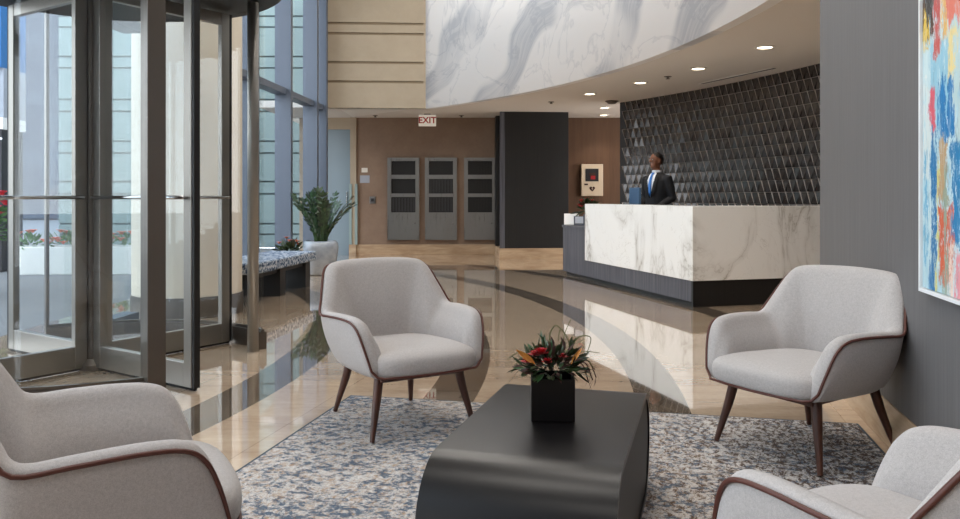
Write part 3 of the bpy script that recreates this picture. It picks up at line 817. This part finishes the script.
# ------------------------------------------------------------------ reception desk
D0 = Vector((2.21, 8.21, 0)); d1 = Vector((-.268, .963, 0)).normalized(); DRZ = math.atan2(d1.y, d1.x)
dk = thing('reception_desk', 'white marble reception desk on a dark wood base in front of the tiled wall', 'desk', D0, DRZ)
b = MB(); b.use('grey_laminate').box((.06, -.62, .05), (3.70, -.02, .285)).box((2.82, -.62, .285), (3.70, -.02, .70)); b.build('wood_base', parent=dk, bevel=.003)
b = MB(); b.use('grey_laminate').box((2.81, -.64, .70), (3.72, -.01, .735)); b.build('low_counter', parent=dk, bevel=.003)
b = MB(); b.use('black_toe').box((.06, -.58, 0), (3.66, -.06, .05)); b.build('toe_kick', parent=dk)
b = MB(); b.use('desk_marble').box((0, -.035, .275), (2.83, 0, 1.055)); b.build('front_panel', parent=dk, bevel=.003)
b = MB(); b.use('desk_marble').box((0, -1.8, .275), (.035, -.0355, 1.055)); b.build('side_panel', parent=dk, bevel=.003)
b = MB(); b.use('desk_marble').box((2.795, -.34, .7355), (2.83, -.036, 1.055)); b.build('end_panel', parent=dk, bevel=.003)
b = MB(); b.use('black_toe').box((.03, -1.78, 0), (.059, -.022, .274)).box((.06, -1.78, 0), (.6, -.63, .274)); b.build('side_base', parent=dk)
b = MB(); b.use('desk_marble').box((.036, -.34, 1.02), (2.794, -.036, 1.055)).box((.036, -1.8, 1.02), (.34, -.341, 1.055)); b.build('ledge', parent=dk)
b = MB(); b.use('dark_laminate').box((.036, -.66, .72), (2.79, -.04, .755)).box((.036, -1.8, .72), (.66, -.661, .755)); b.build('work_surface', parent=dk)
b = MB(); b.use('dark_laminate').box((.036, -.08, .286), (2.79, -.04, .72)).box((.05, -1.78, .286), (.09, -.09, .72)).box((2.74, -.62, .286), (2.79, -.08, .72)).box((.1, -1.78, .286), (.62, -1.74, .72)); b.build('inner_cladding', parent=dk)
DM = Matrix.Translation(D0) @ Matrix.Rotation(DRZ, 4, 'Z')
def on_desk(u, v, z): return DM @ Vector((u, v, z))
# monitor on the work surface
mo = thing('computer_monitor', 'dark blue-grey computer monitor standing behind the reception counter', 'monitor', on_desk(2.30, -.50, .7555), DRZ - math.radians(8))
b = MB(); b.use('screen_blue').box((-.2, -.015, .19), (.2, .02, .52)); b.build('screen', parent=mo, bevel=.008)
b = MB(); b.use('black_matte').box((-.025, .0, .012), (.025, .03, .3)); b.build('neck', parent=mo, bevel=.004)
b = MB(); b.use('black_matte').box((-.11, -.09, 0), (.11, .09, .012)); b.build('foot', parent=mo, bevel=.004)
# things on the low counter
cs = thing('card_stand', 'white blank card on a slanted stand at the end of the low desk counter', 'sign', on_desk(3.66, -.14, .739), -.12)
b = MB(); T = Matrix.Rotation(math.radians(-18), 4, 'X'); b.use('card_white').box((-.11, -.004, 0), (.11, .004, .17), T); b.build('card', parent=cs)
b = MB(); b.use('tablet_navy').box((-.06, .0, 0), (.06, .09, .006)); b.build('stand', parent=cs)
tbt = thing('tablet_stand', 'small navy framed tablet beside the white card on the low counter', 'tablet', on_desk(3.30, -.11, .739), -.12)
b = MB(); b.use('tablet_navy').box((-.075, -.006, 0), (.075, .006, .14), T); b.build('bezel', parent=tbt, bevel=.003)
b = MB(); b.use('panel_grey').box((-.055, -.009, .03), (.06, -.0065, .13), T); b.build('screen', parent=tbt)
b = MB(); b.use('tablet_navy').box((-.04, .0, 0), (.04, .08, .006)); b.build('stand', parent=tbt)
cf = thing('counter_flowers', 'small bunch of red flowers and leaves on the low reception counter', 'flowers', on_desk(3.55, -.34, .736))
b = MB(); b.use('dark_pot').lathe([(.045, 0), (.055, .16), (.05, .16), (.045, .13)], 20); b.build('pot', parent=cf, angle=.6)
flower_clump(cf, (0, 0, .2), (.13, .13, .17), 70, 7, 'dark_leaf', 'petal_red', random.Random(4), .05)

# ------------------------------------------------------------------ receptionist
def remesh(b, name, mat, parent, vox, smooth=2, top=False):
    o = b.build(name, mat, parent, smooth=True)
    r = o.modifiers.new('r', 'REMESH'); r.mode = 'VOXEL'; r.voxel_size = vox; r.use_smooth_shade = True
    if smooth:
        s = o.modifiers.new('s', 'SMOOTH'); s.iterations = smooth; s.factor = .5
    dg = bpy.context.evaluated_depsgraph_get(); me = bpy.data.meshes.new_from_object(o.evaluated_get(dg))
    o.modifiers.clear(); o.data = me; me.materials.clear(); me.materials.append(M[mat])
    return o
def sections(b, S, seg=20):
    b.rings([[(cx + rx * math.cos(t), cy + ry * math.sin(t), z) for t in (k * 2 * PI / seg for k in range(seg))] for z, rx, ry, cx, cy in S])
def person():
    k = 1.0
    pb = MB(); pb.use('skin')
    sections(pb, [(.86, .15, .11, 0, .01), (1.0, .15, .105, 0, .0), (1.12, .14, .10, 0, 0), (1.28, .165, .115, 0, 0), (1.40, .17, .105, 0, .01), (1.48, .10, .07, 0, .015)])
    pb.tube([(0, .02, 1.42), (0, .012, 1.50), (0, .0, 1.58)], [.062, .055, .055], 14)
    # head, chin, nose, ears, brow
    HT = Matrix.Translation((0, -.01, 1.655)) @ Matrix.Rotation(math.radians(-12), 4, 'Z')
    h = lambda x, y, z: HT @ Vector((x, y, z))
    pb.ellipsoid(h(0, .01, .02), (.076, .096, .102)); pb.ellipsoid(h(0, -.022, -.05), (.058, .066, .066)); pb.ellipsoid(h(0, -.050, -.085), (.030, .028, .026))
    pb.tube([h(0, -.088, .022), h(0, -.106, -.018)], [.009, .014], 8); pb.ellipsoid(h(0, -.080, -.056), (.024, .011, .009))
    pb.ellipsoid(h(0, -.078, .034), (.052, .016, .010))
    for s in (-1, 1): pb.ellipsoid(h(s * .077, .012, -.01), (.010, .02, .032))
    for s in (-1, 1):
        sh, el, wr = Vector((s * .185, .015, 1.41)), Vector((s * .235, .05, 1.13)), Vector((s * .17, -.19, 1.0))
        pb.tube([sh, sh.lerp(el, .5), el, el.lerp(wr, .4), wr], [.052, .048, .040, .040, .028], 12)
        dirv = (wr - el).normalized(); side = Vector((-s, 0, 0)); palm = wr + dirv * .05
        pb.ellipsoid(palm, (.042, .055, .018))
        for q, (off, ln) in enumerate(((-.03, .062), (-.01, .075), (.01, .080), (.03, .07))):
            p0 = palm + dirv * .045 + Vector((s * off * -1, 0, 0)); p1 = p0 + dirv * ln * .5; p2 = p1 + dirv * ln * .4 + Vector((0, 0, -.025))
            pb.tube([p0, p1, p2], [.0095, .009, .0075], 8)
        pb.tube([palm + side * .03, palm + side * .06 + dirv * .03, palm + side * .062 + dirv * .06 + Vector((0, 0, -.012))], [.012, .0105, .009], 8)
        pb.tube([(s * .09, .01, .9), (s * .1, 0, .48), (s * .1, .02, .1)], [.085, .055, .04], 12); pb.ellipsoid((s * .105, -.05, .05), (.04, .12, .045))
    body = remesh(pb, 'person', 'skin', None, .0085, 2)
    tag(body, 'receptionist in a dark suit, white shirt and blue tie behind the marble desk', 'person')
    # jacket
    j = MB(); j.use('suit_navy')
    sections(j, [(.80, .178, .135, 0, .012), (.95, .175, .13, 0, .01), (1.12, .165, .122, 0, .005), (1.28, .19, .135, 0, .005), (1.38, .20, .13, 0, .012), (1.44, .165, .105, 0, .018), (1.495, .085, .075, 0, .025)])
    for s in (-1, 1):
        sh, el, wr = Vector((s * .185, .015, 1.405)), Vector((s * .24, .05, 1.13)), Vector((s * .178, -.165, 1.012))
        j.tube([Vector((s * .12, .015, 1.41)), sh, sh.lerp(el, .5), el, el.lerp(wr, .5), wr], [.06, .07, .066, .058, .052, .043], 14)
    remesh(j, 'jacket', 'suit_navy', body, .011, 3)
    tr = MB(); tr.use('trouser_dark')
    for s in (-1, 1): tr.tube([(s * .085, .01, .95), (s * .1, 0, .5), (s * .103, .02, .06)], [.115, .082, .068], 14)
    sections(tr, [(.82, .165, .12, 0, .01), (1.0, .155, .112, 0, .008)])
    remesh(tr, 'trousers', 'trouser_dark', body, .012, 2)
    for s in (-1, 1):
        q = MB(); q.use('shoe_black'); q.ellipsoid((s * .105, -.055, .045), (.05, .14, .055)); q.box((s * .105 - .042, -.18, 0), (s * .105 + .042, .07, .018)); remesh(q, 'shoe', 'shoe_black', body, .008, 1)
    # shirt front: a V of cloth on the chest, with collar
    def chest(x, z): # front surface of the jacket
        zz = [(1.12, .165, .122, .005), (1.28, .19, .135, .005), (1.38, .20, .13, .012), (1.44, .165, .105, .018), (1.495, .085, .075, .025)]
        for a, b_ in zip(zz, zz[1:]):
            if a[0] <= z <= b_[0]:
                u = (z - a[0]) / (b_[0] - a[0]); rx, ry, cy = (a[i] + (b_[i] - a[i]) * u for i in (1, 2, 3))
                return cy - ry * math.sqrt(max(.05, 1 - (x / rx) ** 2))
        return -.1
    def patch(name, mat, rows, off, th):
        q = MB(); q.use(mat); R = []
        for z, xs in rows: R.append([q.bm.verts.new((x, chest(x, z) - off, z)) for x in xs])
        for A, B in zip(R, R[1:]):
            for i in range(len(A) - 1): q.face([A[i], A[i + 1], B[i + 1], B[i]])
        return q.build(name, mat, body, smooth=True, solid=th)
    V = lambda w, n=7: [-w + 2 * w * i / (n - 1) for i in range(n)]
    patch('shirt', 'shirt_white', [(1.15, V(.004)), (1.22, V(.022)), (1.30, V(.044)), (1.38, V(.06)), (1.44, V(.06)), (1.485, V(.048))], .003, .008)
    q = MB(); q.use('shirt_white').lathe([(.066, 1.47), (.064, 1.525), (.058, 1.525), (.058, 1.47)], 24, (0, .012, 0)); q.build('collar', parent=body, smooth=True)
    patch('tie', 'tie_blue', [(1.16, V(.004, 3)), (1.22, V(.021, 3)), (1.32, V(.026, 3)), (1.42, V(.019, 3)), (1.46, V(.014, 3)), (1.475, V(.022, 3)), (1.49, V(.022, 3))], .017, .008)
    for s in (-1, 1):
        patch('lapel', 'suit_navy', [(1.15, [s * .006, s * .03, s * .045]), (1.24, [s * .026, s * .06, s * .085]), (1.34, [s * .05, s * .08, s * .11]), (1.40, [s * .06, s * .085, s * .12]), (1.46, [s * .056, s * .072, s * .09])], .008, .007)
    hr = MB(); hr.use('hair_black')
    for c, rr in (((0, .022, .052), (.078, .094, .076)), ((0, .06, .01), (.070, .058, .075))): hr.ellipsoid(h(*c), rr)
    remesh(hr, 'hair', 'hair_black', body, .007, 2)
    for s in (-1, 1):
        q = MB(); q.use('eye_white').ellipsoid(h(s * .03, -.083, .016), (.012, .008, .007), seg=10, rg=6); q.use('hair_black').ellipsoid(h(s * .03, -.0895, .016), (.005, .003, .005), seg=8, rg=5); q.build('eye', parent=body, smooth=True)
        q = MB(); q.use('hair_black').tube([h(s * .013, -.094, .037), h(s * .03, -.093, .043), h(s * .05, -.08, .037)], .004, 6); q.build('eyebrow', parent=body)
    return body
pr = person()
pp_ = on_desk(2.69, -1.02, 0); pr.location = (pp_.x, pp_.y, 0); pr.rotation_euler[2] = math.radians(-52)

# ------------------------------------------------------------------ alcove wall items
for k, (xa, lab, patt) in enumerate(((-1.835, 'stainless steel wall cabinet with three windows, nearest the pilaster', (0, 0, 1)), (-1.09, 'stainless steel wall cabinet with slatted lower windows, between its two neighbours', (0, 1, 1)), (-.315, 'stainless steel wall cabinet with three dark windows, nearest the dark pillar', (2, 2, 2)))):
    t = thing('wall_cabinet', lab, 'cabinet', (xa, MWZ - .001, .30), 0, 'steel cabinets on the alcove wall')
    Wc, Hc, dp = .63, 1.63, .10
    wz = [(1.30, 1.56), (.93, 1.20), (.56, .84)]
    b = MB(); b.use('cabinet_steel').box((0, -dp, 0), (Wc, 0, .545)).box((0, -dp, .545), (.075, 0, Hc)).box((Wc - .075, -dp, .545), (Wc, 0, Hc)).box((.075, -dp, 1.565), (Wc - .075, 0, Hc))
    for z0, z1 in ((.85, .92), (1.21, 1.29)): b.box((.075, -dp, z0), (Wc - .075, 0, z1))
    b.box((.075, -.015, .545), (Wc - .075, 0, Hc - .05)); b.build('body', parent=t)
    for (z0, z1), pk in zip(wz, patt):
        q = MB(); q.use('black_matte').box((.075, -.05, z0 - .02), (Wc - .075, -.02, z1 + .02))
        if pk: 
            q.use('slat_grey' if pk == 1 else 'black_toe')
            for i in range(8): q.box((.085 + i * .0585, -.075, z0), (.085 + i * .0585 + .04, -.05, z1))
        q.build('window', parent=t)
    q = MB(); q.use('chrome').tube([(.55, -dp, .33), (.55, -dp - .012, .33)], .012, 12); q.build('lock', parent=t)
b = MB(); b.use('sign_white').box((-2.36, MWZ - .014, 1.64), (-2.24, MWZ - .001, 1.73)); tag(b.build('wall_notice'), 'small pale notice on the taupe wall above the grey plate', 'sign')
b = MB(); b.use('panel_grey').box((-2.39, MWZ - .014, 1.43), (-2.20, MWZ - .001, 1.58)); tag(b.build('wall_plate'), 'grey-blue square plate on the taupe wall below the pale notice', 'sign')
t = thing('wall_switch', 'small square wall switch on the taupe wall beside the steel cabinets', 'switch', (-2.14, MWZ - .001, 1.02))
b = MB(); b.use('cabinet_steel').box((-.06, -.02, 0), (.06, 0, .14)); b.build('plate', parent=t, bevel=.004)
b = MB(); b.use('shop_dark').box((-.03, -.028, .04), (.03, -.02, .10)); b.build('button', parent=t)
for k, (xa, lab) in enumerate(((-2.585, 'pale corner guard strip on the pilaster edge by the blue-grey door'), (-2.472, 'pale corner guard strip where the pilaster meets the taupe wall'))):
    b = MB(); b.use('facade_panel').box((xa - .012, MWZ - .085, .206), (xa + .04, MWZ - .061, 1.41)); tag(b.build('corner_guard'), lab, 'corner guard', 'corner guards on the pilaster')
ex = thing('exit_sign', 'white exit sign with red letters hanging from the ceiling before the alcove', 'sign', (-1.0, 15.0, CEIL - .001))
b = MB(); b.use('exit_glow').box((-.165, -.025, -.235), (.165, .025, -.02)); b.build('sign_box', parent=ex, bevel=.004)
b = MB(); b.use('cabinet_steel').box((-.06, -.03, -.02), (.06, .03, 0)); b.build('mount', parent=ex)
text_mesh('letters', 'EXIT', .165, 'exit_red', ex, (0, -.027, -.128), (PI / 2, 0, 0))
ae = thing('defibrillator_cabinet', 'cream wall cabinet with dark window and heart emblem on the brown wall', 'cabinet', (2.22, MWZ - .001, 1.17))
b = MB(); b.use('aed_cream').box((-.215, -.12, 0), (.215, 0, .63)); b.build('case', parent=ae, bevel=.01)
b = MB(); b.use('shop_dark').box((-.135, -.126, .29), (.125, -.119, .54)); w_ = b.build('window', parent=ae)
b = MB(); b.use('petal_red').box((-.03, -.135, .33), (.06, -.126, .40)); b.use('seed_brown').box((-.06, -.135, .40), (.06, -.126, .46)); b.build('device', parent=w_)
hp = [(.0, .045)]
heart = [(16 * math.sin(u) ** 3 / 16 * .055, (13 * math.cos(u) - 5 * math.cos(2 * u) - 2 * math.cos(3 * u) - math.cos(4 * u)) / 16 * .055 + .145) for u in (i * 2 * PI / 28 for i in range(28))]
b = MB(); b.use('seed_brown').prism(heart, -.126, -.119, 'y'); b.use('aed_cream').prism([(.01, .185), (-.018, .14), (0, .14), (-.01, .105), (.02, .152), (.002, .152)], -.129, -.126, 'y'); b.build('heart_emblem', parent=ae)
b = MB(); b.use('seed_brown').box((-.155, -.127, .215), (-.085, -.119, .245)); b.build('lettering_bar', parent=ae)  # plain dark bar in place of the small lettering

# ------------------------------------------------------------------ bench and potted plant
bn = thing('bench', 'long bench with speckled blue-white upholstery on black legs by the window', 'bench', (-2.12, 10.25, 0), math.atan2(1, .12))
# local x away from the viewer along the window, local +y toward the window
b = MB(); b.use('bench_weave').box((-2.0, 0, .33), (0, .62, .45)); b.build('seat', parent=bn, bevel=.02, seg=3)
b = MB(); b.use('black_toe').box((-1.12, .06, 0), (-.95, .56, .33)); b.build('leg', parent=bn)
b = MB(); b.use('black_toe').box((-.25, .06, 0), (-.08, .56, .33)); b.build('leg', parent=bn)
b = MB(); b.use('black_toe').box((-1.9, .1, .27), (-.1, .5, .329)); b.build('rail', parent=bn)

zz = thing('potted_plant', 'glossy dark green plant in a silver-white glazed pot beside the bench', 'plant', (-2.37, 11.75, 0), .3)
def sq_ring(a, z, n=32, e=.55):
    sp = lambda v: math.copysign(abs(v) ** e, v)
    return [(a * sp(math.cos(t)), a * sp(math.sin(t)), z) for t in (i * 2 * PI / n for i in range(n))]
b = MB(); b.use('glazed_pot').rings([sq_ring(a, z) for a, z in ((.17, 0), (.195, .02), (.235, .25), (.255, .40), (.245, .47), (.22, .50), (.20, .50), (.20, .46))]); b.build('pot', parent=zz, smooth=True)
b = MB(); b.use('soil').rings([sq_ring(.205, .44), sq_ring(.205, .465)]); b.build('soil', parent=zz)
rnd = random.Random(21)
fo = MB(); fo.use('glossy_leaf'); st = MB(); st.use('stem_green')
for k in range(23):
    a = k * 2.4 + rnd.uniform(-.3, .3); lean = rnd.uniform(.12, .68); L = rnd.uniform(.52, .78)
    base = Vector((math.cos(a) * .08, math.sin(a) * .08, .46)); d = Vector((math.cos(a), math.sin(a), 0))
    pts = [base + d * (lean * L * u ** 1.6) + Vector((0, 0, L * (u - .12 * lean * u * u))) for u in (i / 9 for i in range(10))]
    st.tube(pts, [.012 - .009 * i / 9 for i in range(10)], 6)
    side = d.cross(Vector((0, 0, 1)))
    for i in range(2, 10):
        t = (pts[min(i + 1, 9)] - pts[i - 1]).normalized()
        for s in (-1, 1):
            rot = rnd.uniform(-.5, .5)
            fo.leaf(pts[i], t * .9 + side * s * (.75 + rot * .3) + d * rot * .5, d * -1 + Vector((0, 0, .5)), rnd.uniform(.09, .13), rnd.uniform(.046, .060), .2, -.05)
    fo.leaf(pts[9], (pts[9] - pts[8]), d * -1 + Vector((0, 0, .3)), .12, .045)
fo.build('foliage', parent=zz, smooth=True); st.build('stems', parent=zz, smooth=True)

# ------------------------------------------------------------------ ceiling fittings and lights
def downlight(x, y, lab, power=28):
    t = thing('ceiling_downlight', lab, 'ceiling light', (x, y, CEIL - .001), 0, 'recessed downlights in the reception ceiling')
    b = MB(); b.use('white_paint').lathe([(.075, 0), (.105, 0), (.105, -.008), (.085, -.012), (.075, -.006)], 28, cap=False); b.build('trim_ring', parent=t)
    b = MB(); b.use('lamp_warm').lathe([(.003, -.003), (.075, -.003), (.075, -.0045), (.003, -.0045)], 28); b.build('lamp', parent=t)
    l = bpy.data.lights.new('downlight', 'SPOT'); l.energy = power; l.spot_size = math.radians(110); l.spot_blend = .6; l.shadow_soft_size = .06; l.color = (1, .89, .76)
    lo = bpy.data.objects.new('downlight_lamp', l); COL.objects.link(lo); lo.location = (x, y, CEIL - .03)
DL = [(3.0, 8.32, 'lit recessed downlight nearest the grey wall, largest of its row'), (2.68, 9.70, 'lit recessed downlight in the ceiling, second along the row from the grey wall'), (2.21, 10.9, 'lit recessed downlight third along the row, above the receptionist'),
      (1.68, 12.08, 'lit recessed downlight at the far end of the curved row, above the dark pillar'), (2.20, 13.95, 'lit recessed downlight by the dark smoke detector, nearer of the pair before the brown wall'), (2.38, 15.2, 'small lit recessed downlight closest to the brown wall above the cream cabinet')]
for x, y, l in DL: downlight(x, y, l, 34 if y < 13 else 26)
for x, y, l in ((2.46, 10.35, 'small dark sprinkler head between the downlights'), (1.18, 13.1, 'small dark sprinkler head in the ceiling before the dark pillar'), (-2.03, 15.3, 'tiny sprinkler head beside the white ceiling wedge'), (-.36, 15.3, 'tiny sprinkler head between exit sign and dark pillar')):
    t = thing('ceiling_sprinkler', l, 'sprinkler', (x, y, CEIL - .001), 0, 'ceiling sprinklers')
    b = MB(); b.use('dark_bronze').lathe([(.05, 0), (.05, -.006), (.015, -.012), (.015, -.03)], 16); b.build('escutcheon', parent=t)
    b = MB(); b.use('dark_bronze').lathe([(.028, -.03), (.028, -.034)], 16); b.build('deflector', parent=t)
t = thing('smoke_detector', 'dark bracket-like smoke detector on the ceiling by the tiled wall corner', 'detector', (2.17, 13.0, CEIL - .001))
b = MB(); b.use('dark_bronze').lathe([(.09, 0), (.09, -.02), (.06, -.045), (.03, -.05)], 20); b.build('housing', parent=t)
b = MB(); b.use('seed_brown').lathe([(.11, 0), (.11, -.008)], 20); b.build('base_plate', parent=t)
va, vb = Vector((3.08, 11.0, 0)), Vector((3.60, 9.68, 0)); vd = (vb - va)
t = thing('slot_diffuser', 'long narrow dark air slot in the ceiling along the tiled wall', 'vent', (va.x, va.y, CEIL - .001), math.atan2(vd.y, vd.x))
b = MB(); b.use('black_matte').box((0, -.03, -.004), (vd.length, .03, 0)); b.build('slot', parent=t)
b = MB(); b.use('ceiling_paint').box((-.02, -.045, -.007), (vd.length + .02, -.03, 0)).box((-.02, .03, -.007), (vd.length + .02, .045, 0)); b.build('flange', parent=t)

# unseen area lights added below the atrium ceiling to fill the room
def ceiling_fill(x, y, sx, sy, w, col=(1, .95, .88)):
    l = bpy.data.lights.new('atrium_fill', 'AREA'); l.shape = 'RECTANGLE'; l.size = sx; l.size_y = sy; l.energy = w; l.color = col
    o = bpy.data.objects.new('atrium_fill_light', l); COL.objects.link(o); o.location = (x, y, 5.97)
for x, y, w in ((-.9, 2.0, 75), (.6, 4.5, 75), (-.6, 7.5, 90), (-.6, 11.0, 95), (-1.2, -2, 60)): ceiling_fill(x, y, 1.6, 1.6, w)
def low_spot(x, y, w):  # unseen spots below the lower ceiling, with no fitting around them
    l = bpy.data.lights.new('unseen_spot', 'SPOT'); l.energy = w; l.spot_size = math.radians(130); l.spot_blend = .7; l.shadow_soft_size = .1; l.color = (1, .88, .76)
    o = bpy.data.objects.new('unseen_spot', l); COL.objects.link(o); o.location = (x, y, CEIL - .03)
low_spot(-.25, 14.7, 20); low_spot(-1.95, 14.6, 12); low_spot(3.4, 7.0, 30)

sun = bpy.data.lights.new('sun', 'SUN'); sun.energy = 1.0; sun.angle = .02; sun.color = (1, .96, .9)
so = bpy.data.objects.new('sun', sun); COL.objects.link(so); so.rotation_euler = Vector((-.30, .75, -.62)).to_track_quat('-Z', 'Y').to_euler()
# sun on the outside walls and the daylight sky
w = bpy.data.worlds.new('sky'); scene.world = w; w.use_nodes = True
wn = w.node_tree.nodes; bg = wn['Background']
tc = wn.new('ShaderNodeTexCoord'); sx = wn.new('ShaderNodeSeparateXYZ'); cr = wn.new('ShaderNodeValToRGB')
cr.color_ramp.elements[0].position = .0; cr.color_ramp.elements[0].color = (.92, .94, .96, 1); cr.color_ramp.elements[1].position = .6; cr.color_ramp.elements[1].color = (.70, .80, .94, 1)
w.node_tree.links.new(tc.outputs['Generated'], sx.inputs[0]); w.node_tree.links.new(sx.outputs[2], cr.inputs[0]); w.node_tree.links.new(cr.outputs[0], bg.inputs[0])
bg.inputs[1].default_value = 4.0

# ------------------------------------------------------------------ camera
cd = bpy.data.cameras.new('camera'); cam = bpy.data.objects.new('camera', cd); COL.objects.link(cam)
cam.location = (0, 0, H_CAM); cam.rotation_euler = (PI / 2, 0, 0)
cd.sensor_width = 36; cd.sensor_fit = 'HORIZONTAL'; cd.lens = 790 / 960 * 36; cd.shift_y = -62.5 / 960; cd.clip_end = 200; cd.clip_start = .05
scene.camera = cam
vs = scene.view_settings; vs.view_transform = 'Standard'; vs.look = 'None'; vs.exposure = 0; vs.gamma = 1; vs.use_curve_mapping = False
scene.cycles.max_bounces = 10; scene.cycles.diffuse_bounces = 5; scene.cycles.glossy_bounces = 5; scene.cycles.transparent_max_bounces = 24
scene.cycles.caustics_reflective = False; scene.cycles.caustics_refractive = False; scene.cycles.sample_clamp_indirect = 6
